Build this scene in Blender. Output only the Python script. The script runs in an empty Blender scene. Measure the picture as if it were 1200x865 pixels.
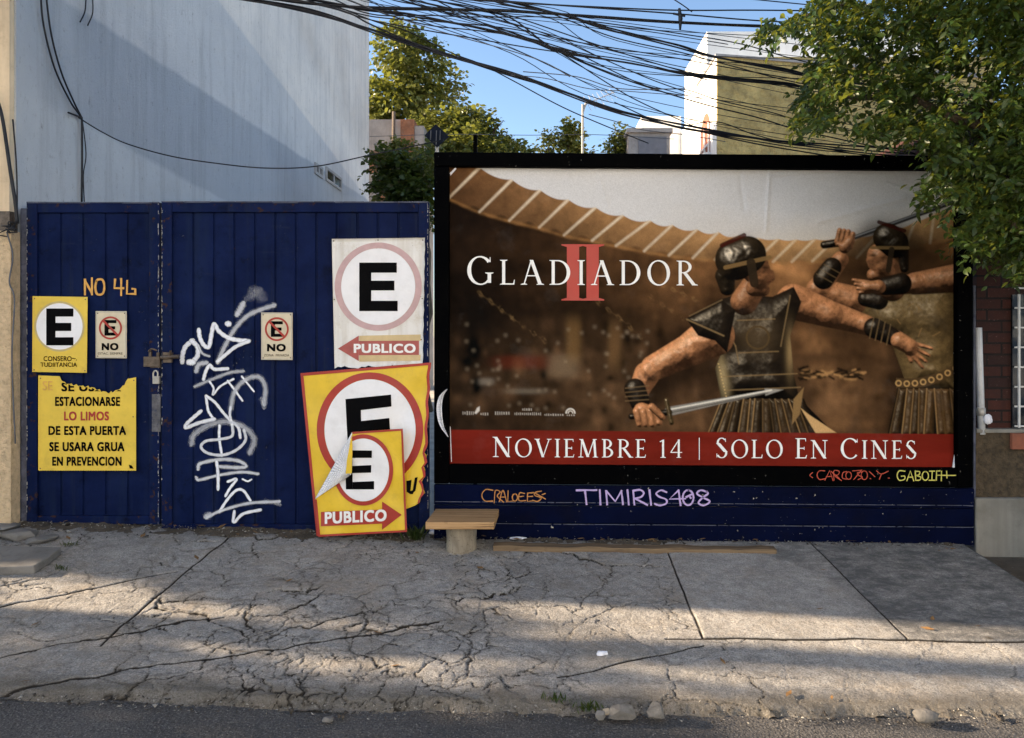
import bpy, bmesh, math, random
import numpy as np
from mathutils import Vector, Matrix

# ------------------------------------------------------------------ camera, light, exposure
SC = bpy.context.scene
F = 867.0; CX = 630.0; HY = 390.0; EYE = 1.65; CAMY = -6.0
cam_d = bpy.data.cameras.new('camera'); cam = bpy.data.objects.new('camera', cam_d)
SC.collection.objects.link(cam); SC.camera = cam
cam.location = (0, CAMY, EYE); cam.rotation_euler = (math.radians(90), 0, 0)
cam_d.sensor_width = 36.0; cam_d.lens = 36.0*F/1200.0
cam_d.shift_x = -(CX-600)/1200.0; cam_d.shift_y = -(432.5-HY)/1200.0
cam_d.clip_start = 0.05; cam_d.clip_end = 2000

SUN_DIR = Vector((1.0, -0.11, -0.35)).normalized()       # the way the light travels
to_sun = -SUN_DIR
SUN_EL = math.asin(to_sun.z); SUN_AZ = math.atan2(to_sun.x, to_sun.y)
world = bpy.data.worlds.new('World'); SC.world = world; world.use_nodes = True
wn = world.node_tree.nodes; wl = world.node_tree.links
bg = wn['Background']
sky = wn.new('ShaderNodeTexSky'); sky.sky_type = 'NISHITA'; sky.sun_disc = False
sky.sun_elevation = SUN_EL; sky.sun_rotation = SUN_AZ
sky.air_density = 1.0; sky.dust_density = 1.6; sky.ozone_density = 1.1; sky.altitude = 1500
wl.new(sky.outputs[0], bg.inputs[0]); bg.inputs[1].default_value = 0.08
sun_d = bpy.data.lights.new('sun', 'SUN'); sun_d.energy = 5.0; sun_d.angle = math.radians(0.55)
sun_d.color = (1.0, 0.77, 0.53)
sun = bpy.data.objects.new('sun', sun_d); SC.collection.objects.link(sun)
sun.rotation_euler = SUN_DIR.to_track_quat('-Z', 'Y').to_euler(); sun.location = (-20, 2, 12)
SC.view_settings.view_transform = 'Standard'; SC.view_settings.look = 'None'
SC.view_settings.gamma = 1.0; SC.view_settings.exposure = 1.95; SC.view_settings.use_curve_mapping = False
SC.view_settings.use_white_balance = True; SC.view_settings.white_balance_temperature = 6300; SC.view_settings.white_balance_tint = 9
SC.cycles.max_bounces = 6; SC.cycles.transparent_max_bounces = 24

rng = np.random.default_rng(7); random.seed(7)

# ------------------------------------------------------------------ helpers
def lin(r, g, b):
    f = lambda c: (c/255/12.92) if c/255 <= 0.04045 else ((c/255+0.055)/1.055)**2.4
    return (f(r), f(g), f(b))
def P(px, py, D):
    return Vector(((px-CX)/F*D, D+CAMY, EYE+(HY-py)/F*D))
def pf(px, py, Y):                      # a point measured on a vertical plane at depth Y
    return P(px, py, Y-CAMY)
def hash2(ix, iy, s):
    h = np.sin(ix*127.1+iy*311.7+s*74.7)*43758.5453
    return h-np.floor(h)
def vnoise(x, y, s=0):
    ix = np.floor(x); iy = np.floor(y); fx = x-ix; fy = y-iy
    fx = fx*fx*(3-2*fx); fy = fy*fy*(3-2*fy)
    a = hash2(ix, iy, s); b = hash2(ix+1, iy, s); c = hash2(ix, iy+1, s); d = hash2(ix+1, iy+1, s)
    return (a*(1-fx)+b*fx)*(1-fy)+(c*(1-fx)+d*fx)*fy
def fbm(x, y, s=0, o=4):
    t = 0; a = .5; n = 0
    for k in range(o):
        t = t+a*vnoise(x*2**k, y*2**k, s+k*13); n += a; a *= .5
    return t/n

def tag(o, label=None, cat=None, group=None, kind=None):
    if label: o['label'] = label
    if cat: o['category'] = cat
    if group: o['group'] = group
    if kind: o['kind'] = kind
    return o
def link(o, parent=None):
    SC.collection.objects.link(o)
    if parent is not None: o.parent = parent
    return o
def wloc(o):
    v = Vector((0, 0, 0))
    while o is not None: v = v+o.location; o = o.parent
    return v
def thing(name, label, cat, loc, group=None):
    o = bpy.data.objects.new(name, None); o.empty_display_size = .2
    link(o); o.location = loc
    return tag(o, label, cat, group)

class MB:
    def __init__(s): s.v = []; s.f = []; s.smooth = False; s.cols = None
    def add(s, vs, fs):
        b = len(s.v); s.v += [tuple(p) for p in vs]; s.f += [tuple(i+b for i in f) for f in fs]
        return s
    def box(s, x0, x1, y0, y1, z0, z1):
        vs = [(x, y, z) for z in (z0, z1) for y in (y0, y1) for x in (x0, x1)]
        return s.add(vs, [(0, 2, 3, 1), (4, 5, 7, 6), (0, 1, 5, 4), (2, 6, 7, 3), (0, 4, 6, 2), (1, 3, 7, 5)])
    def pbox(s, px0, py0, px1, py1, Y0, Y1):          # a box whose front face is measured on plane Y0
        a = pf(px0, py1, Y0); b = pf(px1, py0, Y0)
        return s.box(a.x, b.x, Y0, Y1, a.z, b.z)
    def face(s, pts): return s.add(pts, [tuple(range(len(pts)))])
    def prism(s, pts, off):                            # polygon + offset vector, closed
        n = len(pts); off = Vector(off)
        vs = [Vector(p) for p in pts]+[Vector(p)+off for p in pts]
        fs = [tuple(range(n)), tuple(range(2*n-1, n-1, -1))]+[(i, i+n, (i+1) % n+n, (i+1) % n) for i in range(n)]
        return s.add(vs, fs)
    def tube(s, pts, r, n=6, cap=True):
        pts = [Vector(p) for p in pts]; m = len(pts)
        rs = r if hasattr(r, '__len__') else [r]*m
        vs = []; up = None
        for i, p in enumerate(pts):
            t = (pts[min(i+1, m-1)]-pts[max(i-1, 0)]).normalized()
            if up is None: up = Vector((0, 0, 1)) if abs(t.z) < .9 else Vector((1, 0, 0))
            a = t.cross(up)
            if a.length < 1e-4: a = t.cross(Vector((.3, 1, .2)))
            a.normalize(); b = a.cross(t).normalized(); up = b
            for k in range(n):
                an = 2*math.pi*k/n
                vs.append(p+a*math.cos(an)*rs[i]+b*math.sin(an)*rs[i])
        fs = [(i*n+k, i*n+(k+1) % n, (i+1)*n+(k+1) % n, (i+1)*n+k) for i in range(m-1) for k in range(n)]
        if cap: fs += [tuple(range(n-1, -1, -1)), tuple((m-1)*n+k for k in range(n))]
        return s.add(vs, fs)
    def build(s, name, m, parent=None, smooth=None, bevel=0):
        me = bpy.data.meshes.new(name)
        off = wloc(parent) if parent is not None else Vector((0, 0, 0))
        me.from_pydata([(x-off.x, y-off.y, z-off.z) for x, y, z in s.v], [], s.f)
        if m: me.materials.append(m)
        if smooth if smooth is not None else s.smooth: me.polygons.foreach_set('use_smooth', [True]*len(me.polygons))
        if s.cols is not None:
            at = me.color_attributes.new('Col', 'FLOAT_COLOR', 'POINT')
            at.data.foreach_set('color', np.asarray(s.cols, dtype=np.float32).ravel())
        me.update()
        o = bpy.data.objects.new(name, me); link(o, parent)
        if bevel:
            b = o.modifiers.new('bevel', 'BEVEL'); b.width = bevel; b.segments = 2; b.limit_method = 'ANGLE'
        return o
def mesh_np(name, V, faces, m, parent=None, col=None, smooth=False):
    """V (N,3) world coordinates, faces (M,k)"""
    off = wloc(parent) if parent is not None else Vector((0, 0, 0))
    V = np.asarray(V, dtype=np.float32)-np.array(off, dtype=np.float32)
    me = bpy.data.meshes.new(name); M, k = faces.shape
    me.vertices.add(len(V)); me.vertices.foreach_set('co', V.ravel())
    me.loops.add(M*k); me.loops.foreach_set('vertex_index', faces.astype(np.int32).ravel())
    me.polygons.add(M); me.polygons.foreach_set('loop_start', np.arange(0, M*k, k, dtype=np.int32))
    me.polygons.foreach_set('loop_total', np.full(M, k, dtype=np.int32))
    if smooth: me.polygons.foreach_set('use_smooth', np.ones(M, dtype=bool))
    me.update(calc_edges=True); me.validate()
    if col is not None:
        at = me.color_attributes.new('Col', 'FLOAT_COLOR', 'POINT')
        at.data.foreach_set('color', np.asarray(col, dtype=np.float32).ravel())
    if m: me.materials.append(m)
    o = bpy.data.objects.new(name, me); link(o, parent)
    return o
def catmull(pts, n=8):
    p = [np.array(q, float) for q in pts]
    if len(p) < 3: return [p[0]+(p[-1]-p[0])*t for t in np.linspace(0, 1, n+1)]
    p = [2*p[0]-p[1]]+p+[2*p[-1]-p[-2]]; out = []
    for i in range(1, len(p)-2):
        for k in range(n):
            t = k/n
            out.append(.5*((2*p[i])+(-p[i-1]+p[i+1])*t+(2*p[i-1]-5*p[i]+4*p[i+1]-p[i+2])*t*t+(-p[i-1]+3*p[i]-3*p[i+1]+p[i+2])*t**3))
    out.append(p[-2]); return out

# ------------------------------------------------------------------ materials
class NT:
    def __init__(s, name):
        s.m = bpy.data.materials.new(name); s.m.use_nodes = True
        s.n = s.m.node_tree.nodes; s.l = s.m.node_tree.links
        s.b = s.n['Principled BSDF']; s.out = s.n['Material Output']
        s.tc = s.n.new('ShaderNodeTexCoord')
    def new(s, t, **kw):
        x = s.n.new(t)
        for k, v in kw.items(): setattr(x, k, v)
        return x
    def set(s, sock, v):
        if hasattr(v, 'links') or isinstance(v, bpy.types.NodeSocket): s.l.new(v, sock)
        else: sock.default_value = v
    def noise(s, scale, detail=4, rough=.55, stretch=None, dist=0):
        x = s.new('ShaderNodeTexNoise'); x.inputs['Scale'].default_value = scale
        x.inputs['Detail'].default_value = detail; x.inputs['Roughness'].default_value = rough
        x.inputs['Distortion'].default_value = dist
        if stretch:
            mp = s.new('ShaderNodeMapping'); mp.inputs['Scale'].default_value = stretch
            s.l.new(s.tc.outputs['Object'], mp.inputs['Vector']); s.l.new(mp.outputs[0], x.inputs['Vector'])
        else: s.l.new(s.tc.outputs['Object'], x.inputs['Vector'])
        return x.outputs['Fac']
    def ramp(s, fac, stops):
        x = s.new('ShaderNodeValToRGB'); e = x.color_ramp.elements
        while len(e) < len(stops): e.new(.5)
        for i, (p, c) in enumerate(stops):
            e[i].position = p; e[i].color = (c, c, c, 1) if not hasattr(c, '__len__') else (*c, 1)
        s.set(x.inputs['Fac'], fac); return x.outputs['Color']
    def mix(s, fac, a, b, blend='MIX'):
        x = s.new('ShaderNodeMix'); x.data_type = 'RGBA'; x.blend_type = blend
        s.set(x.inputs[0], fac)
        for i, v in ((6, a), (7, b)):
            if isinstance(v, tuple): v = (*v[:3], 1)
            s.set(x.inputs[i], v)
        return x.outputs[2]
    def math(s, op, a, b=0):
        x = s.new('ShaderNodeMath', operation=op); s.set(x.inputs[0], a); s.set(x.inputs[1], b); return x.outputs[0]
    def bump(s, h, strength, dist, prev=None):
        x = s.new('ShaderNodeBump'); x.inputs['Strength'].default_value = strength; x.inputs['Distance'].default_value = dist
        s.set(x.inputs['Height'], h)
        if prev is not None: s.l.new(prev, x.inputs['Normal'])
        return x.outputs[0]
    def fin(s, col, rough=.6, normal=None, metal=0, spec=.5):
        if isinstance(col, tuple): col = (*col[:3], 1)
        s.set(s.b.inputs['Base Color'], col); s.set(s.b.inputs['Roughness'], rough)
        s.b.inputs['Metallic'].default_value = metal; s.b.inputs['Specular IOR Level'].default_value = spec
        if normal is not None: s.l.new(normal, s.b.inputs['Normal'])
        return s.m
def mat(name, c, rough=.6, var=.18, scale=5, bump=.25, bscale=60, bdist=.004, metal=0, spec=.4, dirt=0, dirtc=(.05, .045, .035), chips=0, chipc=(.5, .48, .42), streak=0, streakc=None):
    t = NT(name)
    n1 = t.noise(scale, 5, .6)
    lo = tuple(x*(1-var) for x in c); hi = tuple(min(1, x*(1+var)) for x in c)
    col = t.mix(t.ramp(n1, [(.3, 0.), (.7, 1.)]), lo, hi)
    if streak:
        st = t.noise(1, 5, .65, stretch=(9, 9, .5))
        col = t.mix(t.math('MULTIPLY', t.ramp(st, [(.48, 0.), (.72, 1.)]), streak), col, streakc or dirtc)
    if dirt:
        dn = t.noise(scale*1.7, 8, .72)
        col = t.mix(t.math('MULTIPLY', t.ramp(dn, [(.52, 0.), (.68, 1.)]), dirt), col, dirtc)
    if chips:
        cn = t.noise(38, 3, .5); cm = t.noise(2.3, 3, .6)
        k = t.math('MULTIPLY', t.ramp(cn, [(.70, 0.), (.725, 1.)]), t.ramp(cm, [(.42, 0.), (.6, 1.)]))
        col = t.mix(t.math('MULTIPLY', k, chips), col, chipc)
    nm = t.bump(t.noise(bscale, 5, .6), bump, bdist) if bump else None
    r = t.ramp(t.noise(scale*2, 4), [(.3, max(0, rough-.12)), (.7, min(1, rough+.12))])
    return t.fin(col, r, nm, metal, spec)

NAVY = (0.0085, 0.016, 0.085)
M = {}
def gate_mat(name='navy_gate_paint', edge=None, rust=.69):
    t = NT(name)
    n = t.noise(1.9, 8, .72); col = t.mix(t.ramp(n, [(.3, 0.), (.7, 1.)]), (0.0016, 0.0046, 0.026), (0.0070, 0.0150, 0.066))
    st = t.noise(1, 6, .7, stretch=(7, 7, .7))
    col = t.mix(t.math('MULTIPLY', t.ramp(st, [(.5, 0.), (.75, 1.)]), .55), col, (.012, .022, .050))
    ds = t.noise(6, 8, .75); col = t.mix(t.math('MULTIPLY', t.ramp(ds, [(.55, 0.), (.68, 1.)]), .7), col, (.0015, .0028, .010))
    sc = t.noise(1, 7, .75, stretch=(2.5, 2.5, 16)); col = t.mix(t.math('MULTIPLY', t.ramp(sc, [(.60, 0.), (.72, 1.)]), .35), col, (.03, .038, .06))
    cn = t.noise(48, 4, .72); cm = t.noise(1.5, 5, .7)
    k = t.math('MULTIPLY', t.ramp(cn, [(.66, 0.), (.69, 1.)]), t.ramp(cm, [(.56, 0.), (.66, 1.)]))
    k = t.math('MULTIPLY', k, edge) if edge else k
    col = t.mix(k, col, (.26, .26, .25))
    dr = t.noise(1, 6, .7, stretch=(14, 14, .45)); col = t.mix(t.math('MULTIPLY', t.ramp(dr, [(.58, 0.), (.74, 1.)]), .6), col, (.020, .026, .04))
    rn = t.noise(17, 5, .7); k2 = t.math('MULTIPLY', t.ramp(rn, [(rust, 0.), (rust+.04, 1.)]), .8)
    col = t.mix(k2, col, (.05, .025, .012))
    nm = t.bump(t.noise(3.5, 4, .6), .35, .012); nm = t.bump(t.noise(160, 3, .6), .15, .002, nm)
    return t.fin(col, t.ramp(t.noise(5, 5), [(.3, .38), (.7, .62)]), nm, 0, .045)
M['gate'] = gate_mat()
M['gateframe'] = gate_mat('worn_navy_gate_edge', rust=.60)
M['panel'] = mat('navy_panel_paint', (0.0010, 0.0028, 0.018), .55, .3, 3, .2, 30, .004, dirt=.35, dirtc=(.004, .004, .008), chips=.9, spec=.03)
M['frame'] = mat('black_frame_paint', (0.0005, 0.0006, 0.001), .6, .3, 3, .15, 50, .003, dirt=.3, dirtc=(.003, .0028, .0024), chips=.4, spec=.015)
M['edge'] = mat('worn_edge_paint', (0.06, 0.068, 0.10), .6, .5, 14, .2, 60, dirt=.9, dirtc=(.012, .016, .05))
M['whitesign'] = mat('old_white_vinyl', (.72, .71, .68), .5, .08, 4, .3, 14, .008, dirt=.55, dirtc=(.46, .40, .28), chips=.8, chipc=(.10, .075, .04), streak=.45, streakc=(.40, .35, .26))
M['white'] = mat('white_print', (.78, .785, .80), .5, .06, 6, .2, 14, .006, dirt=.15, dirtc=(.42, .40, .38))
M['yellow'] = mat('yellow_enamel', (.70, .50, .055), .45, .10, 5, .15, 20, .004, dirt=.35, dirtc=(.40, .27, .05), chips=.35, chipc=(.12, .08, .03))
M['yellowtarp'] = mat('yellow_vinyl', (.72, .49, .03), .42, .10, 5, .25, 12, .010, dirt=.3, dirtc=(.45, .30, .04))
M['red'] = mat('red_print', (.36, .035, .022), .5, .14, 6, .2, 14, .006, dirt=.3, dirtc=(.22, .05, .035))
M['pink'] = mat('faded_red_print', (.50, .335, .335), .5, .10, 12, .2, 14, .006, dirt=.3, dirtc=(.40, .32, .28))
M['faded'] = mat('faded_brick_red_print', (.36, .085, .07), .5, .18, 10, .2, 14, .006, dirt=.5, dirtc=(.22, .07, .05))
M['black'] = mat('black_print', (.002, .002, .0025), .6, .3, 7, .2, 14, .005, spec=.04)
M['tan'] = mat('tan_outline', (.50, .40, .16), .5, .15)
M['cream'] = mat('cream_sign_enamel', (.60, .53, .38), .45, .10, 6, .15, 20, .004, dirt=.35, dirtc=(.36, .27, .15), chips=.5, chipc=(.12, .07, .03))
M['tape'] = mat('yellowed_tape', (.56, .43, .22), .5, .15, 9)
M['orange'] = mat('orange_paint', (.62, .33, .07), .55, .18, 20, .2)
M['text'] = mat('white_letter_print', (.82, .82, .80), .5, .05)
M['titlered'] = mat('title_red_print', (.42, .045, .03), .5, .08)
M['lilac'] = mat('lilac_marker', (.44, .34, .62), .55, .12, 25)
M['omark'] = mat('orange_marker', (.44, .19, .05), .55, .2, 25)
M['rmark'] = mat('red_marker', (.42, .06, .03), .55, .25, 25)
M['ymark'] = mat('yellow_marker', (.50, .47, .10), .55, .2, 25)
M['steel'] = mat('rusty_steel', (.13, .10, .075), .5, .4, 25, .4, 80, .003, metal=.6, dirt=.7, dirtc=(.05, .03, .015))
M['galv'] = mat('pale_metal', (.42, .40, .36), .5, .25, 30, .3, 80, metal=.3, dirt=.4, dirtc=(.12, .08, .04))
M['cable'] = mat('black_cable_sheath', (.003, .004, .008), .55, .3, 9, 0)
M['cablegrey'] = mat('grey_cable_sheath', (.10, .105, .12), .6, .3, 9, 0)
M['bark'] = mat('tree_bark', (.10, .075, .05), .9, .35, 12, .9, 26, .03)
M['wood'] = mat('bench_plank_wood', (.40, .225, .10), .7, .3, 6, .4, 60, .004, dirt=.5, streak=.0, dirtc=(.14, .075, .03))
M['oldwood'] = mat('weathered_timber', (.16, .105, .06), .85, .3, 9, .6, 40, .008, dirt=.5, dirtc=(.05, .035, .02))
M['log'] = mat('peeled_log', (.30, .235, .145), .85, .35, 9, 1.0, 22, .03, dirt=.8, dirtc=(.13, .10, .065))
M['stone'] = mat('grey_stone', (.15, .14, .125), .9, .3, 20, .8, 40, .01, dirt=.5, dirtc=(.08, .075, .06))
M['slab'] = mat('loose_concrete', (.17, .163, .15), .9, .2, 6, .7, 90, .006, dirt=.6, dirtc=(.08, .075, .065))
M['paper'] = mat('crumpled_paper', (.72, .73, .78), .6, .08, 30, .6, 30, .01)
M['pipe'] = mat('white_pipe', (.62, .64, .66), .4, .1, 9, .1, dirt=.3, dirtc=(.3, .28, .24))
M['grille'] = mat('white_grille_paint', (.68, .67, .64), .45, .1, 9, .1)
M['darkglass'] = mat('dark_glass', (.01, .012, .015), .1, .1, 3, 0, spec=.6)
M['navysign'] = mat('navy_back_of_sign', (.005, .009, .02), .6, .3, 8, .2, dirt=.3, dirtc=(.02, .025, .03), spec=.1)

def wood_mat(name, a, b_, grain=(.6, 26, 26)):
    t = NT(name); g = t.noise(1, 7, .7, stretch=grain, dist=.4); col = t.mix(t.ramp(g, [(.32, 0.), (.66, 1.)]), a, b_)
    col = t.mix(t.ramp(t.noise(1, 4, .6, stretch=(2.2, 90, 90)), [(.60, 0.), (.68, .75)]), col, tuple(c*.25 for c in a))
    col = t.mix(t.ramp(t.noise(7, 6, .7), [(.55, 0.), (.72, .5)]), col, tuple(c*.4 for c in a))
    return t.fin(col, .75, t.bump(g, .6, .006), 0, .25)
M['wood'] = wood_mat('bench_plank_wood', (.22, .115, .045), (.52, .33, .16))
M['oldwood'] = wood_mat('weathered_timber', (.075, .05, .03), (.24, .17, .10))
M['log'] = wood_mat('peeled_log', (.16, .135, .10), (.33, .285, .215), grain=(9, 9, 3.5))
# ------------------------------------------------------------------ ground
def base_z(x):                               # level of the pavement along the wall line
    return np.interp(x, [-5.0, -4.2, -2.2, -.9, 3.5, 6.0], [.125, .115, .055, 0.0, -.055, -.07])
def kerb_y(x): return -2.36+.004*np.asarray(x)+.035*(vnoise(np.asarray(x)*1.7, np.asarray(x)*0+3.3, 5)-.5)+.02*(vnoise(np.asarray(x)*6, np.asarray(x)*0+1.3, 6)-.5)
def ramp_z(x, y): return base_z(x)+.08*np.minimum(y, 0)
def gz(x, y): return float(ramp_z(np.array(float(x)), np.array(float(y))))

def pavement_mat(name, base=(.395, .378, .35)):
    t = NT(name)
    at = t.new('ShaderNodeAttribute', attribute_name='Col')
    sp = t.new('ShaderNodeSeparateColor'); t.l.new(at.outputs['Color'], sp.inputs[0])
    crack, tone, dark = sp.outputs[0], sp.outputs[1], sp.outputs[2]
    n = t.noise(1.9, 8, .72); col = t.mix(t.ramp(n, [(.3, 0.), (.7, 1.)]), tuple(c*.62 for c in base), tuple(c*1.28 for c in base))
    n2 = t.noise(14, 8, .8); col = t.mix(t.ramp(n2, [(.36, .75), (.52, 0.)]), col, tuple(c*.42 for c in base)); col = t.mix(t.ramp(n2, [(.52, 0.), (.68, .6)]), col, tuple(c*1.55 for c in base))
    col = t.mix(tone, t.mix(.72, (0, 0, 0), col), t.mix(.22, col, (.60, .565, .51)))
    ag = t.noise(105, 4, .8); col = t.mix(t.ramp(ag, [(.36, .85), (.49, 0.)]), col, (.11, .103, .09))
    col = t.mix(t.ramp(ag, [(.54, 0.), (.66, .65)]), col, (.62, .58, .52))
    st = t.noise(9, 8, .75); col = t.mix(t.ramp(st, [(.54, 0.), (.66, .55)]), col, (.20, .185, .16))
    # worn dark skin of the right-hand slabs, rubbed through to pale concrete
    wn_ = t.noise(4.6, 12, .86, stretch=(1, 1.6, 1), dist=.15)
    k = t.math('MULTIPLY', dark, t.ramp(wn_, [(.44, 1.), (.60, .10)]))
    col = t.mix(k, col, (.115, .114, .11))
    col = t.mix(t.math('MULTIPLY', t.ramp(t.noise(2.4, 5, .7), [(.5, 0.), (.7, .4)]), t.math('SUBTRACT', 1.0, dark)), col, (.34, .27, .185))
    col = t.mix(t.math('MULTIPLY', at.outputs['Alpha'], .75), col, (.085, .068, .042))
    col = t.mix(t.ramp(crack, [(.15, 0.), (.6, 1.)]), col, (.026, .021, .015))
    nm = t.bump(t.noise(11, 8, .75), .9, .03)
    nm = t.bump(t.noise(75, 5, .7), .9, .007, nm); nm = t.bump(t.noise(260, 2, .6), .7, .002, nm)
    return t.fin(col, .88, nm, 0, .25)
M['pave'] = pavement_mat('cracked_concrete')
def asphalt_mat():
    t = NT('asphalt')
    n = t.noise(1.2, 5, .6); col = t.mix(t.ramp(n, [(.3, 0.), (.7, 1.)]), (.060, .058, .056), (.105, .10, .095))
    ag = t.noise(95, 3, .75); col = t.mix(t.ramp(ag, [(.56, 0.), (.66, .85)]), col, (.26, .245, .225))
    col = t.mix(t.ramp(ag, [(.34, .9), (.46, 0.)]), col, (.022, .021, .02))
    vo = t.new('ShaderNodeTexVoronoi'); vo.inputs['Scale'].default_value = 75
    t.l.new(t.tc.outputs['Object'], vo.inputs['Vector'])
    nm = t.bump(t.noise(70, 4, .7), .9, .012); nm = t.bump(vo.outputs['Distance'], .7, .008, nm)
    return t.fin(col, .8, nm, 0, .3)
M['road'] = asphalt_mat()
M['soil'] = mat('bare_soil', (.085, .068, .048), .95, .4, 9, 1.0, 45, .02, dirt=.6, dirtc=(.03, .025, .018), chips=.8, chipc=(.34, .31, .26))
M['lot'] = mat('pale_gravel', (.42, .39, .34), .95, .3, 3, .8, 60, .01)

def sheet(name, x0, x1, y0, y1, z, m):
    b = MB(); b.face([(x0, y0, z), (x1, y0, z), (x1, y1, z), (x0, y1, z)])
    return tag(b.build(name, m), kind='structure')
sheet('ground', -400, 400, -400, 400, -.62, M['lot'])
sheet('sidewalk', -60, 60, -40, -14, -.40, M['lot'])
def grid(name, xs, ys, zf, m, colf=None, smooth=True):
    X, Y = np.meshgrid(xs, ys); Z = zf(X, Y); nx, ny = len(xs), len(ys)
    V = np.stack([X, Y, Z], -1).reshape(-1, 3)
    i = np.arange((ny-1)*(nx-1)); r = i//(nx-1); c = i % (nx-1); a = r*nx+c
    Fc = np.stack([a, a+1, a+nx+1, a+nx], -1)
    col = None if colf is None else colf(X, Y)
    return tag(mesh_np(name, V, Fc, m, None, col, smooth), kind='structure')

XE = 3.42; XJ1 = .975; XJ2 = 2.185; YJ = -1.63
# --- crack network of the pavement: two layers of jittered cells, tilted plates, joints
def cells(X, Y, seeds):
    sh = X.shape; x = X.ravel().astype(np.float32); y = Y.ravel().astype(np.float32)
    d1 = np.full(x.shape, 9., np.float32); d2 = d1.copy(); id1 = np.zeros(x.shape, np.int32)
    for k, (sx, sy) in enumerate(seeds):
        d = np.hypot(x-sx, (y-sy)*1.0); m = d < d1
        d2 = np.where(m, d1, np.minimum(d2, d)); id1 = np.where(m, k, id1); d1 = np.where(m, d, d1)
    return (d2-d1).reshape(sh), id1.reshape(sh)
def seedset(cell, x0, x1, y0, y1, r):
    s = []
    for a in np.arange(x0, x1, cell):
        for b in np.arange(y0, y1, cell): s.append((a+r.uniform(0, cell), b+r.uniform(0, cell)))
    return s
_field = {}
def pave_fields(X, Y):
    key = X.shape
    if key in _field: return _field[key]
    r = np.random.default_rng(21)
    wx = X+.30*(fbm(X*1.7, Y*1.7, 1)-.5)+.12*(fbm(X*6, Y*6, 2)-.5)+.05*(fbm(X*22, Y*22, 9)-.5)
    wy = Y+.30*(fbm(X*1.7, Y*1.7, 3)-.5)+.12*(fbm(X*6, Y*6, 4)-.5)+.05*(fbm(X*22, Y*22, 10)-.5)
    eA, iA = cells(wx, wy, seedset(.62, -4.8, 3.6, -2.9, .3, r))
    eB, iB = cells(wx, wy, seedset(.20, -4.8, 3.6, -2.9, .3, r))
    slabs = 1/(1+np.exp(-((X-XJ1)/.01)))*1/(1+np.exp(-((Y-YJ)/.01)))      # the two sound slabs
    lower = 1/(1+np.exp(-((X-1.3)/.15)))*(1-slabs)
    patch = fbm(X*.9, Y*1.1, 31)
    dense = np.clip((np.exp(-((X+.7)/1.25)**2)*1.0+np.exp(-((X+2.7)/.9)**2)*.35)*.9+(patch-.5)*1.2, 0, 1)*(1-slabs)*(1-.8*lower)
    mA = np.clip(.25+1.6*(fbm(X*1.3, Y*1.3, 17)-.28), 0, 1)*(1-slabs)*(1-.55*lower)
    mB = np.clip((dense-.26)*3.2, 0, 1)*np.clip(2.2*(fbm(X*3.1, Y*3.1, 19)-.30), 0, 1)
    wA = .0080+.013*np.clip(fbm(X*2.6, Y*2.6, 23)-.36, 0, 1)*2
    wB = .0075+.011*np.clip(fbm(X*4.2, Y*4.2, 29)-.38, 0, 1)*2
    def even(e):
        gy_, gx_ = np.gradient(e, .0063); return e*2/np.clip(np.hypot(gx_, gy_), .6, 4)
    eA, eB = even(eA), even(eB)
    eC, iC = cells(wx*.92+wy*.18, wy*1.25-wx*.1, seedset(.40, -5.0, 4.4, -3.8, 1.0, r))
    eC = even(eC)
    mC = np.clip(.55+2.4*(fbm(X*1.6+7, Y*1.9, 18)-.42), 0, 1)*(1-slabs)*(1-.75*lower)
    wC = .0065+.011*np.clip(fbm(X*3.3, Y*3.3, 27)-.36, 0, 1)
    eD, iD = cells(wx*1.1, wy*1.1+wx*.2, seedset(.105, -5.4, 3.4, -4.2, 1.2, r) if False else seedset(.13, -5.4, 3.4, -4.2, 1.2, r))
    mD = np.clip((dense-.45)*3, 0, 1)*np.clip(3*(fbm(X*4.1, Y*4.1, 20)-.42), 0, 1)
    cC = np.clip(1.35-eC/wC, 0, 1)*mC*.9; cD = np.clip(1.3-eD/.0085, 0, 1)*mD*.85
    cA = np.clip(1.35-eA/wA, 0, 1)*mA; cB = np.clip(1.35-eB/wB, 0, 1)*mB
    j = lambda d, w: np.clip(1.4-np.abs(d)/w, 0, 1)
    wob = .012*(fbm(X*5, Y*5, 41)-.5); wob2 = .03*(fbm(X*3, Y*3, 42)-.5)
    joint = np.maximum(j(X-XJ1+wob-.02*(Y+1.6), .007)*.8*(Y > YJ), j(X-XJ2+wob, .006)*(Y > YJ)*.9)
    joint = np.maximum(joint, j(Y-YJ+wob2, .008)*(X > .75))
    joint = np.maximum(joint, j(X+2.44+wob2*2, .008)*(Y > -1.9)*.9)
    diag = (Y+1.72)-.42*(X-.95)+.05*(fbm(X*4, Y*4, 43)-.5)
    joint = np.maximum(joint, j(diag, .008)*(X < .97)*(X > .1))
    for (a, b, s, w, xa, xb) in ((-3.4, -1.5, .75, .013, -4.3, -2.5), (-3.0, -2.1, .55, .011, -4.2, -1.9), (-1.6, -1.9, .42, .012, -2.9, -.6)):
        dd = (Y-b)-s*(X-a)+.12*(fbm(X*2.6, Y*2.6, 44+a)-.5)+.04*(fbm(X*11, Y*11, 46+a)-.5)
        joint = np.maximum(joint, j(dd, w)*((X > xa) & (X < xb)))
    crack = np.clip(np.maximum(np.maximum(np.maximum(cA, cB), np.maximum(cC, cD)), joint), 0, 1)*np.clip(.55+1.3*fbm(X*6, Y*6, 48), .4, 1)
    grime = np.clip(1-np.minimum(np.minimum(eA/.05+1-mA, eB/.035+1-mB), eC/.04+1-mC), 0, 1)*np.clip(fbm(X*7, Y*7, 49)*2-.45, 0, 1)
    tl = np.random.default_rng(5); tA = tl.uniform(-1, 1, (4000, 4))
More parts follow.
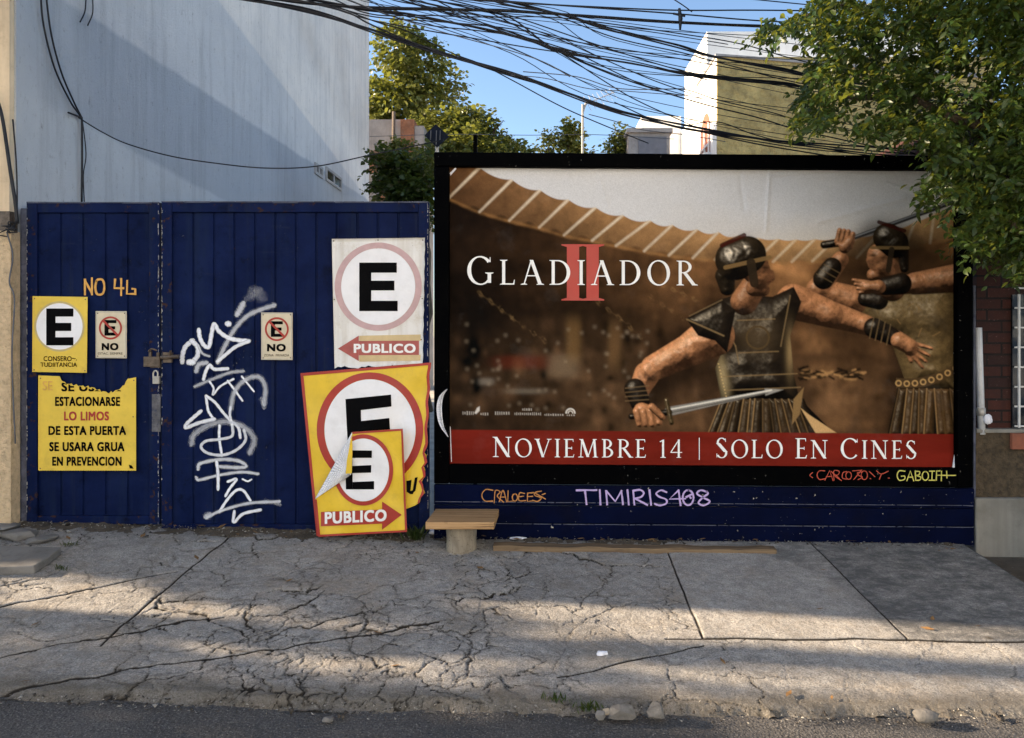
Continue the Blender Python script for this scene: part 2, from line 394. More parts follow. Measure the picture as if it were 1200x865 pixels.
    plate = tA[iA][..., 0]*.006*mA+tA[iB+900][..., 0]*.007*mB+(tA[iB+900][..., 1]*(X-np.round(X*4)/4)+tA[iB+900][..., 2]*(Y-np.round(Y*4)/4))*.02*mB
    dome = np.clip(eB/.10, 0, 1)**.6*.003*mB+np.clip(eA/.04, 0, 1)*.0015*mA
    tone = np.clip(.5+.22*tA[iA][..., 3]*mA+.25*tA[iB+900][..., 3]*mB+.48*slabs*(X < XJ2)+.25*lower+.4*(fbm(X*2, Y*2, 51)-.5), 0, 1)
    arc = 1/(1+np.exp(-(np.hypot((X-1.1)/1.0, (Y+1.25)/1.15)-1.02)/.02))     # edge of the pale patch in the left slab
    dark = slabs*np.where(X < XJ2, .18+.60*arc, 1.0)
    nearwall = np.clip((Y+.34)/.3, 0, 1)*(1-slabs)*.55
    h = .022*(fbm(X*1.1, Y*1.1, 61)-.5)+.010*(fbm(X*4, Y*4, 62)-.5)*(1-.6*slabs)+.004*(fbm(X*17, Y*17, 63)-.5)+plate+dome-.011*crack+slabs*.012
    edge = np.clip((kerb_y(X)+.05+.05*fbm(X*7, Y*0+2, 66)-Y)/.06, 0, 1)            # crumbled edge at the road
    h = h-edge**1.5*(.012+.045*fbm(X*13, Y*13, 64)); grime = np.clip(grime+np.clip((kerb_y(X)+.16+.12*fbm(X*5, Y*5, 67)-Y)/.12, 0, 1)*.8, 0, 1)
    col = np.stack([crack, tone, np.clip(dark+nearwall, 0, 1), grime], -1).reshape(-1, 4)
    _field[key] = (h, col); return _field[key]
xs = np.arange(-4.62, XE+.001, .0062)
ys_n = np.linspace(0, 1, 390)
U, T = np.meshgrid(xs, ys_n)
YY = kerb_y(U)*(1-T)+.10*T
h_, col_ = pave_fields(U, YY)
ZZ = ramp_z(U, YY)+h_
nx, ny = len(xs), len(ys_n); i_ = np.arange((ny-1)*(nx-1)); a_ = (i_//(nx-1))*nx+i_ % (nx-1)
tag(mesh_np('sidewalk', np.stack([U, YY, ZZ], -1).reshape(-1, 3), np.stack([a_, a_+1, a_+nx+1, a_+nx], -1), M['pave'], None, col_, True), kind='structure')
# the raised ramp's right edge, and the pavement further along the street
b = MB()
for yy in np.linspace(-2.45, .1, 24)[:-1]:
    y2 = yy+2.55/23
    b.face([(XE, yy, gz(XE, yy)+.012), (XE, yy, gz(XE, yy)-.2), (XE, y2, gz(XE, y2)-.2), (XE, y2, gz(XE, y2)+.012)])
tag(b.build('ramp_edge', M['slab']), kind='structure')
grid('sidewalk', np.linspace(XE, 30, 90), np.linspace(-2.45, .1, 40), lambda x, y: ramp_z(np.minimum(x, 5), y)-.085+.02*(fbm(x*3, y*3, 8)-.5), M['soil'])
grid('sidewalk', np.linspace(-40, -4.62, 90), np.linspace(-2.53, .1, 40), lambda x, y: ramp_z(x, y)-.004+.01*(fbm(x*3, y*3, 8)-.5), M['pave'],
     lambda x, y: np.stack([x*0, x*0+.5, x*0, x*0+1], -1).reshape(-1, 4))
def road_z(x, y): return base_z(np.clip(x, -5, 6))-.08*2.49-.020-.012*np.clip(-2.4-y, 0, 3)
rx = np.concatenate([np.linspace(-60, -5, 40)[:-1], np.linspace(-5, 5, 260), np.linspace(5, 60, 40)[1:]])
ry = np.concatenate([np.linspace(-14, -4.2, 20)[:-1], np.linspace(-4.2, -2.28, 60)])
grid('road', rx, ry, lambda x, y: road_z(x, y)+.012*(fbm(x*2, y*2, 71)-.5)+.012*(fbm(x*7, y*7, 72)-.5), M['road'])
# soil strip with crumbs along the foot of the gate and the billboard
grid('soil_strip', np.linspace(-4.4, XE, 560), np.linspace(-.30, .14, 30),
     lambda x, y: ramp_z(x, y)-.012+.055*np.clip((y+.20)/.22, 0, 1)*np.clip(fbm(x*3.2, y*3, 81)*1.5-.25, 0, 1)+.03*(fbm(x*14, y*14, 82)-.5)-.06*np.clip((-.16-y)/.1, 0, 1), M['soil'])
sheet('yard_ground', -4.3, 12, .1, 40, -.06, M['lot'])

# ------------------------------------------------------------------ house on the left with its long side wall
def party_wall_mat():
    t = NT('washed_blue_plaster'); g = t.new('ShaderNodeNewGeometry'); sp = t.new('ShaderNodeSeparateXYZ')
    t.l.new(g.outputs['Position'], sp.inputs[0]); y, z = sp.outputs[1], sp.outputs[2]
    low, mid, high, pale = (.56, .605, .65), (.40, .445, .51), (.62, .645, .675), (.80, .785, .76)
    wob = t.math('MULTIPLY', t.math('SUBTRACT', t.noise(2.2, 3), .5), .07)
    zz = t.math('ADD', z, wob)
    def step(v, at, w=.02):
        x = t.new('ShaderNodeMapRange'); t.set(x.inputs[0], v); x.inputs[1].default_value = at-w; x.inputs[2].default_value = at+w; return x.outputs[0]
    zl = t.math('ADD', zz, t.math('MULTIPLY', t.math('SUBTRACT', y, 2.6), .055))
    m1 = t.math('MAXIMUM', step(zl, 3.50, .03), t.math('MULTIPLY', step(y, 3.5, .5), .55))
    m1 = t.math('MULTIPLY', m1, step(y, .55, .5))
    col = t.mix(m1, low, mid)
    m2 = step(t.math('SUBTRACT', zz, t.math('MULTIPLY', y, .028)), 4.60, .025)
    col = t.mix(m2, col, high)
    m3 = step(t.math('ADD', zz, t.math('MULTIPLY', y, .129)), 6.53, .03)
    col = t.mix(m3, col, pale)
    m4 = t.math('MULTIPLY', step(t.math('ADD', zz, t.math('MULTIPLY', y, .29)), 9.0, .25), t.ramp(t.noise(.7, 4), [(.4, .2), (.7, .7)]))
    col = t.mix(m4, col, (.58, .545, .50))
    n = t.noise(.8, 6, .65); col = t.mix(t.ramp(n, [(.3, .28), (.6, 0.)]), col, (.25, .29, .35))
    v = t.noise(1, 7, .72, stretch=(5, 5, .35)); col = t.mix(t.ramp(v, [(.5, 0.), (.72, .42)]), col, (.21, .23, .26))
    v2 = t.noise(1, 6, .7, stretch=(16, 16, 1.1)); col = t.mix(t.ramp(v2, [(.56, 0.), (.7, .35)]), col, (.60, .61, .62))
    pits = t.noise(16, 8, .82, stretch=(1, 1, .5)); col = t.mix(t.ramp(pits, [(.57, 0.), (.68, .7)]), col, (.16, .165, .175)); col = t.mix(t.ramp(pits, [(.30, .5), (.40, 0.)]), col, (.72, .72, .72))
    col = t.mix(t.ramp(t.noise(70, 4, .7), [(.62, 0.), (.72, .5)]), col, (.12, .12, .12))
    nm = t.bump(t.noise(3, 5, .6), .4, .04); nm = t.bump(t.noise(30, 8, .8), 1.0, .025, nm)
    return t.fin(col, .9, nm, 0, .2)
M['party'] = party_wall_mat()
M['creamstucco'] = mat('cream_stucco', (.66, .53, .36), .9, .14, 4, .5, 30, .01, dirt=.35, dirtc=(.33, .24, .15), streak=.3, streakc=(.28, .21, .14), spec=.2)
M['roughstucco'] = mat('rough_cream_stucco', (.60, .46, .29), .95, .18, 20, 1.0, 42, .025, dirt=.45, dirtc=(.24, .17, .10), spec=.15)
WX = -4.215
house = thing('house', 'tall house with a washed blue plaster side wall rising behind the gate', 'house', (WX-3, 4, 0))
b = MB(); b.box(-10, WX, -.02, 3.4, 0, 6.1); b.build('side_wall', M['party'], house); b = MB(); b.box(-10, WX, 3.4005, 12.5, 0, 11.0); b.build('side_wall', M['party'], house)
# cream plaster front skin of the same house
b = MB(); b.box(-10, WX-.015, -.075, -.022, 2.62, 6.1); b.build('front_wall', M['creamstucco'], house)
b = MB(); b.box(-10, WX+.035, -.13, -.024, 0, 2.46); b.build('plinth', M['roughstucco'], house)
b = MB(); b.box(-10, WX+.015, -.115, -.023, 2.463, 2.617); b.build('ledge', M['steel'], house)
b = MB(); b.box(-10.1, WX+.03, 3.35, 12.6, 11.003, 11.15); b.build('roof', M['creamstucco'], house); b = MB(); b.box(-10.1, WX+.03, -.09, 3.34, 6.103, 6.2); b.build('roof', M['creamstucco'], house)
M['greyframe'] = mat('grey_vent_frame', (.30, .32, .34), .7, .15, 9)
def wall_pt(px, py, dx=0.0):
    D = WX*F/(px-CX); v = P(px, py, D); v.x += dx; return v
def vent(px0, py0, px1, py1, dark):
    a = wall_pt(px0, py0); c = wall_pt(px1, py1); w = MB(); y0, y1 = a.y, c.y; z0, z1 = c.z-.06, a.z
    for (ya, yb, za, zb) in ((y0, y0+.05, z0, z1), (y1-.05, y1, z0, z1), (y0+.051, y1-.051, z1-.05, z1), (y0+.051, y1-.051, z0, z0+.05)): w.box(WX+.002, WX+.035, ya, yb, za, zb)
    o = w.build('vent_window', M['greyframe'], house)
    q = MB(); q.box(WX+.003, WX+.012, y0+.052, y1-.052, z0+.052, z1-.052); q.build('pane', M['darkglass'] if dark else M['cablegrey'], o)
    m_ = MB(); ym = (y0+y1)/2; m_.box(WX+.014, WX+.03, ym-.03, ym+.03, z0+.053, z1-.053); m_.build('mullion', M['greyframe'], o)
vent(368, 190, 377, 206, False); vent(381, 195, 399, 221, True)

# ------------------------------------------------------------------ steel gate, two leaves
GY = 0.0
M['flake'] = mat('bare_flaked_metal', (.30, .30, .29), .7, .5, 30, 0, dirt=.6, dirtc=(.08, .05, .03))
def gate_leaf(px0, px1, ptop, pb0, pb1, label):
    a = pf(px0, ptop, GY); c = pf(px1, ptop, GY)
    zb0 = pf(px0, pb0, GY).z; zb1 = pf(px1, pb1, GY).z
    zb = min(zb0, zb1)
    root = thing('gate_leaf', label, 'gate', ((a.x+c.x)/2, GY, zb))
    w = .085
    # folded sheet: shallow ribs pressed into it
    n = max(2, int(round((c.x-a.x-2*w)/.166))); xs_ = []
    for k in range(n+1):
        x = a.x+w+(c.x-a.x-2*w)*k/n
        if k in (0, n): xs_.append((x, 0))
        else: xs_ += [(x-.011, 0), (x-.006, .012), (x+.006, .012), (x+.011, 0)]
    b = MB(); zt = a.z-w; rows = [zb+.02+(zt-zb-.02)*k/14 for k in range(15)]
    for r, z in enumerate(rows):
        for k, (x, d) in enumerate(xs_):
            dent = .010*(vnoise(np.array(x*1.7), np.array(z*1.9), 3)-.5)+.004*(vnoise(np.array(x*6.), np.array(z*5.), 4)-.5)
            b.v.append((x, GY+d+float(dent)+.004, z))
    m = len(xs_)
    b.f = [(r*m+k, r*m+k+1, (r+1)*m+k+1, (r+1)*m+k) for r in range(len(rows)-1) for k in range(m-1)]
    b.build('panel', M['gate'], root, smooth=False)
    f = MB(); f.box(a.x, a.x+w, GY-.022, GY+.03, zb, a.z); f.box(c.x-w, c.x, GY-.022, GY+.03, zb, a.z)
    f.box(a.x+w+.001, c.x-w-.001, GY-.019, GY+.03, a.z-w, a.z); f.box(a.x+w+.001, c.x-w-.001, GY-.019, GY+.03, zb, zb+.07)
    f.build('leaf_frame', M['gateframe'], root, bevel=.006)
    t_ = MB()
    x = a.x+.004
    r = np.random.default_rng(int(px0))
    while x < c.x-.01:                                     # bent, worn top lip
        l = r.uniform(.05, .3); x2 = min(c.x, x+l); t_.box(x, x2-.004, GY-.026, GY-.0195, a.z-.010*r.uniform(.4, 1.2), a.z+.004*r.uniform(.2, 1)); x = x2
    t_.build('top_lip', M['edge'], root)
    fk = MB()                                              # flaked, bare edges along both stiles
    for xx, nn_ in ((a.x+.003, 70), (c.x-.012, 90)):
        for _ in range(nn_):
            zz = zb+(a.z-zb)*r.uniform(0, 1)**.8; hh = r.uniform(.004, .035)*(2 if r.random() < .1 else 1); ww = r.uniform(.002, .008)
            x_ = xx+r.uniform(-.001, .003); z1 = min(a.z-.001, zz+hh); fk.face([(x_, GY-.0228, zz), (x_+ww, GY-.0228, zz+hh*.2), (x_+ww*.7, GY-.0228, z1), (x_-ww*.2, GY-.0228, zz+hh*.6)])
    fk.build('flaked_paint', M['flake'], root)
    return root
gl = gate_leaf(33, 188.5, 237.5, 613, 614, 'narrow dark blue steel gate leaf carrying the two yellow signs and the painted NO 4L')
gr = gate_leaf(190.5, 503, 237, 616, 624, 'wide dark blue steel gate leaf covered by white spray graffiti')
# hinge post between house and gate
b = MB(); b.pbox(23.5, 244, 31.5, 616, -.01, .09)
post = b.build('gate_post', M['edge'], None, bevel=.006); tag(post, 'thin worn steel hinge post between cream stucco and the blue gate', 'post')
# latch, on the right leaf; hasp on the left leaf
def pb(b, px0, py0, px1, py1, y0, y1): return b.pbox(px0, py0, px1, py1, GY+y0, GY+y1)
b = MB(); pb(b, 168, 418, 187, 430, -.05, -.023); pb(b, 174, 411, 177, 418, -.045, -.024); pb(b, 183, 413, 186, 418, -.045, -.024)
b.tube(catmull([pf(174, 412, -.06), pf(178, 409, -.075), pf(184, 411, -.06)], 5), .008); b.build('hasp', M['steel'], gl, bevel=.003)
b = MB(); pb(b, 191, 413, 201, 425, -.05, -.023); b.tube([pf(189, 419, -.06), pf(209, 418, -.06)], .017, 8); b.tube([pf(199, 419, -.06), pf(200, 411, -.085)], .009, 6); b.build('latch_bolt', M['steel'], gr)
b = MB(); pb(b, 176, 424, 188, 431, -.03, -.0235); b.build('lock_plate', M['steel'], gl)
lk = thing('padlock', 'small pale padlock hanging below the gate latch', 'padlock', pf(182, 450, -.06))
b = MB(); pb(b, 178.5, 441, 186, 450, -.075, -.045); b.build('body', M['galv'], lk, bevel=.004)
b = MB(); b.tube(catmull([pf(179.8, 441, -.06), pf(179.8, 437, -.06), pf(182.3, 434.2, -.06), pf(184.8, 437, -.06), pf(184.8, 441, -.06)], 5), .006, 6); b.build('shackle', M['galv'], lk)
# bare scratched plate under the lock
M['bare'] = mat('scraped_paint', (.10, .10, .11), .6, .5, 20, .3, dirt=.9, dirtc=(.008, .014, .06), streak=.8, streakc=(.30, .30, .28))
b = MB(); pb(b, 178, 462, 188, 506, -.0255, -.0225); b.build('scraped_plate', M['bare'], gl)
# ------------------------------------------------------------------ flat prints, letters
def clip_poly(pts, conv):
    out = [tuple(p) for p in pts]; n = len(conv)
    area = sum(conv[i][0]*conv[(i+1) % n][1]-conv[(i+1) % n][0]*conv[i][1] for i in range(n))
    sg = 1 if area > 0 else -1
    for i in range(n):
        a, c = conv[i], conv[(i+1) % n]
        ins = lambda p: sg*((c[0]-a[0])*(p[1]-a[1])-(c[1]-a[1])*(p[0]-a[0])) >= 0
        res = []
        for k in range(len(out)):
            p, q = out[k], out[(k+1) % len(out)]
            if ins(p): res.append(p)
            if ins(p) != ins(q):
                d1 = sg*((c[0]-a[0])*(p[1]-a[1])-(c[1]-a[1])*(p[0]-a[0])); d2 = sg*((c[0]-a[0])*(q[1]-a[1])-(c[1]-a[1])*(q[0]-a[0]))
                t = d1/(d1-d2); res.append((p[0]+(q[0]-p[0])*t, p[1]+(q[1]-p[1])*t))
        out = res
        if not out: return []
    return out
class Print:
    """things printed on a sheet: shapes given in photograph measurements on the sheet's own plane Y, following its waves"""
    def __init__(s, Y, disp=None, l0=0.0): s.l0 = l0; s.Y = Y; s.d = disp or (lambda x, y: 0.0)
    def pt(s, px, py, lift): return pf(px, py, s.Y-lift-s.l0-s.d(px, py))
    def poly(s, b, pts, lift, clip=None):
        if clip: pts = clip_poly(pts, clip)
        if len(pts) >= 3: b.face([s.pt(x, y, lift) for x, y in pts])
    def quadgrid(s, b, q, lift, n=10, m=10, clip=None):    # q: TL TR BR BL
        for j in range(m):
            for i in range(n):
                c = []
                for (u, v) in ((i/n, j/m), ((i+1)/n, j/m), ((i+1)/n, (j+1)/m), (i/n, (j+1)/m)):
                    c.append(((q[0][0]*(1-u)+q[1][0]*u)*(1-v)+(q[3][0]*(1-u)+q[2][0]*u)*v, (q[0][1]*(1-u)+q[1][1]*u)*(1-v)+(q[3][1]*(1-u)+q[2][1]*u)*v))
                s.poly(b, c, lift, clip)
    def ring(s, b, c, r0, r1, lift, n=64, clip=None, m=1):
        for k in range(n):
            a0, a1 = 2*math.pi*k/n, 2*math.pi*(k+1)/n
            for j in range(m):
                f0, f1 = j/m, (j+1)/m
                ra = (r0[0]+(r1[0]-r0[0])*f0, r0[1]+(r1[1]-r0[1])*f0); rb = (r0[0]+(r1[0]-r0[0])*f1, r0[1]+(r1[1]-r0[1])*f1)
                q = [(c[0]+ra[0]*math.cos(a0), c[1]+ra[1]*math.sin(a0)), (c[0]+rb[0]*math.cos(a0), c[1]+rb[1]*math.sin(a0)),
                     (c[0]+rb[0]*math.cos(a1), c[1]+rb[1]*math.sin(a1)), (c[0]+ra[0]*math.cos(a1), c[1]+ra[1]*math.sin(a1))]
                if ra[0] < 1e-6: q = q[1:]
                s.poly(b, q, lift, clip)
    def text(s, b, body, x0, y0, x1, y1, lift, bold=.02, skew=0, tear=None):
        for (ox, oy, ol) in ([(0, 0, 0)] if bold < .004 else [(bold*1.1*cx, bold*.9*cy, .0003*k) for k, (cx, cy) in enumerate(((-1, -1), (1, -1), (-1, 1), (1, 1), (0, 0)))]):
            tris, V = text_tris(body, .0, bold); V = V+np.array([ox, oy])
            lo = V.min(0)-np.array([ox, oy])-bold; hi = V.max(0)-np.array([ox, oy])+bold; q = (V-lo)/(hi-lo)
            px = x0+q[:, 0]*(x1-x0); py = y1-q[:, 1]*(y1-y0)+skew*(q[:, 0]-.5)
            if tear is not None: py = np.maximum(py, np.array([tear(x) for x in px])+.8)
            b.add([s.pt(x, y, lift+ol) for x, y in zip(px, py)], [tuple(t) for t in tris])
_tc = {}
def text_tris(body, bold, sp=0):
    if (body, sp) in _tc: return _tc[(body, sp)]
    c = bpy.data.curves.new('lettering', 'FONT'); c.body = body; c.offset = bold; c.resolution_u = 4; c.space_character = 1.0+sp*3.0
    o = bpy.data.objects.new('lettering', c); SC.collection.objects.link(o)
    dg = bpy.context.evaluated_depsgraph_get(); me = bpy.data.meshes.new_from_object(o.evaluated_get(dg))
    me.calc_loop_triangles()
    V = np.array([v.co[:2] for v in me.vertices]); T = [tuple(t.vertices) for t in me.loop_triangles]
    bpy.data.objects.remove(o); bpy.data.meshes.remove(me); bpy.data.curves.remove(c)
    _tc[(body, sp)] = (T, V); return T, V
def board(b, pts, Y, th=.006):       # thin solid plate, outline measured on plane Y (front)
    b.prism([pf(x, y, Y) for x, y in pts], (0, th, 0)); return b
def letter_E(pr, b, x0, y0, x1, y1, lift, stem=.31, bar=.21, mid=.93, n=1, clip=None):
    w, h = x1-x0, y1-y0
    for q in ((x0, y0, x0+stem*w, y1), (x0+stem*w, y0, x1, y0+bar*h), (x0+stem*w, y0+h*(.5-bar*.5), x0+w*mid, y0+h*(.5+bar*.5)), (x0+stem*w, y1-bar*h, x1, y1)):
        pr.quadgrid(b, [(q[0], q[1]), (q[2], q[1]), (q[2], q[3]), (q[0], q[3])], lift, n, n, clip)
def screws(pr, pts, parent, m='steel', r=.8, lift=.003):
    b = MB()
    for (x, y) in pts:
        b = MB(); pr.ring(b, (x, y), (0, 0), (r, r), lift, 8); b.build('screw', M[m], parent)

# --- yellow E sign
SY = -.034
r = thing('parking_sign', 'yellow sign with a black E in a white disc on the narrow gate leaf', 'sign', pf(70, 437, SY))
b = board(MB(), [(38, 347), (102.5, 348), (101.6, 437), (37.6, 436)], SY); b.build('plate', M['yellow'], r, bevel=.002)
p = Print(SY)
b = MB(); p.ring(b, (69.6, 382.6), (27.3, 27.3), (29.5, 29.5), .002, 48); b.build('ring', M['tan'], r)
b = MB(); p.ring(b, (69.6, 382.6), (0, 0), (27.2, 27.2), .0025, 48); b.build('disc', M['white'], r)
b = MB(); letter_E(p, b, 54.2, 361.6, 86, 404.8, .004, .34, .22, .92); b.build('letter_e', M['black'], r)
b = MB(); p.text(b, 'CONSERO', 51, 417.5, 84, 423.3, .003, .012); p.text(b, '~.', 84.5, 419.5, 90, 422.5, .003, .01); p.text(b, 'TUDIITANCIA', 47.5, 424.8, 90.2, 430, .003, .012); b.build('lettering', M['black'], r)
screws(p, [(40.5, 350), (100, 351), (99.5, 434.5), (40, 433.5)], r)
# --- small cream NO signs
def no_sign(x0, y0, x1, y1, label, ring_c, rr, no, tiny, tinytext):
    r = thing('no_parking_sign', label, 'sign', pf((x0+x1)/2, y1, SY), 'small cream no-parking signs')
    b = board(MB(), [(x0, y0), (x1, y0+.2), (x1, y1), (x0, y1-.3)], SY); b.build('plate', M['cream'], r, bevel=.002)
    p = Print(SY)
    b = MB(); k = 40
    for (u0, v0, u1, v1) in ((x0+.6, y0+.7, x1-.6, y0+1.5), (x0+.6, y1-1.5, x1-.6, y1-.7), (x0+.6, y0+1.5, x0+1.3, y1-1.5), (x1-1.3, y0+1.5, x1-.6, y1-1.5)): p.poly(b, [(u0, v0), (u1, v0), (u1, v1), (u0, v1)], .0015)
    b.build('border', M['galv'], r)
    b = MB(); letter_E(p, b, ring_c[0]-7, ring_c[1]-9.3, ring_c[0]+7, ring_c[1]+9, .0025, .34, .2, .9); b.build('letter_e', M['black'], r)
    b = MB(); p.ring(b, ring_c, (rr-2.2, rr-2.2), (rr, rr), .0035, 40)
    d = rr-1.8; s = .707; p.poly(b, [(ring_c[0]-d*s+.9, ring_c[1]-d*s-.9), (ring_c[0]+d*s+.9, ring_c[1]+d*s-.9), (ring_c[0]+d*s-.9, ring_c[1]+d*s+.9), (ring_c[0]-d*s-.9, ring_c[1]-d*s+.9)], .0045)
    b.build('ring', M['red'], r)
    b = MB(); p.text(b, 'NO', *no, .003, .045); p.text(b, tinytext, *tiny, .003, .0); b.build('lettering', M['black'], r)
    screws(p, [(x0+2.5, y0+2.6), (x1-2.5, y0+2.6), (x0+2.5, y1-2.6), (x1-2.5, y1-2.6)], r)
no_sign(112, 364.6, 148.3, 420, 'small cream no-parking sign beside the yellow E sign', (129.4, 384.4), 13.6, (119.2, 402, 138.7, 410.6), (114.6, 413, 143.6, 415.6), 'ESTAC. SIEMPRE')
no_sign(306, 366.3, 342.8, 422, 'small cream no-parking sign alone beside the white graffiti', (324.4, 385.8), 14, (313, 403, 334.8, 412), (309.2, 415, 339, 417.8), 'ZONA  PRIVADA')
# --- torn yellow text sign
tearx = [44, 70, 72, 76, 90, 108, 118, 128, 138, 144, 147, 150, 160]; teary = [440, 441, 445, 449, 451.5, 454, 458, 460.5, 457, 453, 448, 444, 442]
tear = lambda x: float(np.interp(x, tearx, teary))
r = thing('notice_sign', 'large yellow text notice with a torn top edge under the yellow E sign', 'sign', pf(101, 552, SY))
b = MB(); xs_ = np.linspace(44.8, 159.3, 60)
for x0, x1 in zip(xs_[:-1], xs_[1:]):
    jj = lambda x: tear(x)+(0.9*math.sin(x*2.3)+.7*math.sin(x*5.1) if 71 < x < 151 else 0)
    b.prism([pf(x0, jj(x0), SY), pf(x1, jj(x1), SY), pf(x1, 551.8, SY), pf(x0, 551.2, SY)], (0, .003, 0))
b.build('plate', M['yellow'], r)
p = Print(SY); b = MB()
p.text(b, 'SE USARA', 72, 448, 142, 458.8, .003, .03, tear=tear)
for tx, x0, y0, x1, y1 in (('ESTACIONARSE', 64.6, 465, 140.6, 476), ('DE ESTA PUERTA', 56.8, 499.2, 147.6, 510), ('SE USARA GRUA', 57.8, 518, 145.8, 529), ('EN PREVENCION', 61.2, 535.2, 142.4, 546)):
    p.text(b, tx, x0, y0, x1, y1, .003, .034)
p.poly(b, [(151, 544.5), (154.5, 545.6), (156.6, 549.4), (152, 549)], .003)
b.build('lettering', M['black'], r)
b = MB(); p.text(b, 'LO LIMOS', 75, 482.2, 127.6, 493, .003, .032); b.build('red_lettering', M['red'], r)
b = MB(); p.text(b, 'SE', 50, 446.5, 61.5, 457.6, .0028, .01)
M['ghost'] = mat('faded_orange_print', (.62, .36, .08), .5, .2, 20); b.build('ghost_lettering', M['ghost'], r)
screws(p, [(47.5, 443.5), (156.8, 446), (156, 488.5), (47.3, 549)], r)
# --- NO 4L painted on the gate
def stroke_poly(pr, b, pts, w, lift, n=6, curve=True, caps=True):
    c = catmull(pts, n) if curve and len(pts) > 2 else [np.array(q, float) for q in pts]
    c = np.array(c)
    if len(c) == 2: c = np.array([c[0]+(c[1]-c[0])*q for q in np.linspace(0, 1, 7)])+rng.normal(0, w*.035, (7, 2))
    t = np.gradient(c, axis=0) if len(c) > 1 else np.array([[1, 0]])
    t /= np.maximum(np.linalg.norm(t, axis=1, keepdims=True), 1e-6); nn = np.stack([-t[:, 1], t[:, 0]], -1)
    if caps: c[0] -= t[0]*w*.35; c[-1] += t[-1]*w*.35
    ws = w*(.78+.44*vnoise(np.arange(len(c))*.55+pts[0][0], np.full(len(c), pts[0][1]), 7))[:, None] if len(c) > 2 else w
    L = c+nn*ws/2; R = c-nn*ws/2
    for k in range(len(c)-1):
        b.face([pr.pt(*L[k], lift), pr.pt(*R[k], lift), pr.pt(*R[k+1], lift), pr.pt(*L[k+1], lift)])
def zc(o, s): return lambda pts: [(o[0]+x/s, o[1]+y/s) for x, y in pts]
pg = Print(-.0245); pgp = Print(-.010)
def painted(prn, parent, name, m, strokes, w, lift0=.001):
    b = MB()
    for k, s in enumerate(strokes):
        cur = True; ww = w
        if isinstance(s, dict): cur = s.get('c', True); ww = s.get('w', w); s = s['p']
        stroke_poly(prn, b, s, ww, lift0+.00035*k, curve=cur)
    return b.build(name, m, parent)
z = zc((0, 300), 2.543)
painted(pgp, gl, 'painted_code', M['orange'], [dict(p=z(q), c=False) for q in (
    [(253, 115), (253, 70)], [(253, 71), (274, 112)], [(274, 115), (274, 66)], [(343, 70), (341, 96), (368, 96)], [(361, 68), (361, 117)], [(379, 74), (378, 113), (404, 113)], [(403, 113), (403, 99), (394, 98)])]
    + [z([(287, 75), (284, 95), (290, 114), (306, 112), (311, 92), (306, 72), (293, 70), (287, 75)])], 2.5)
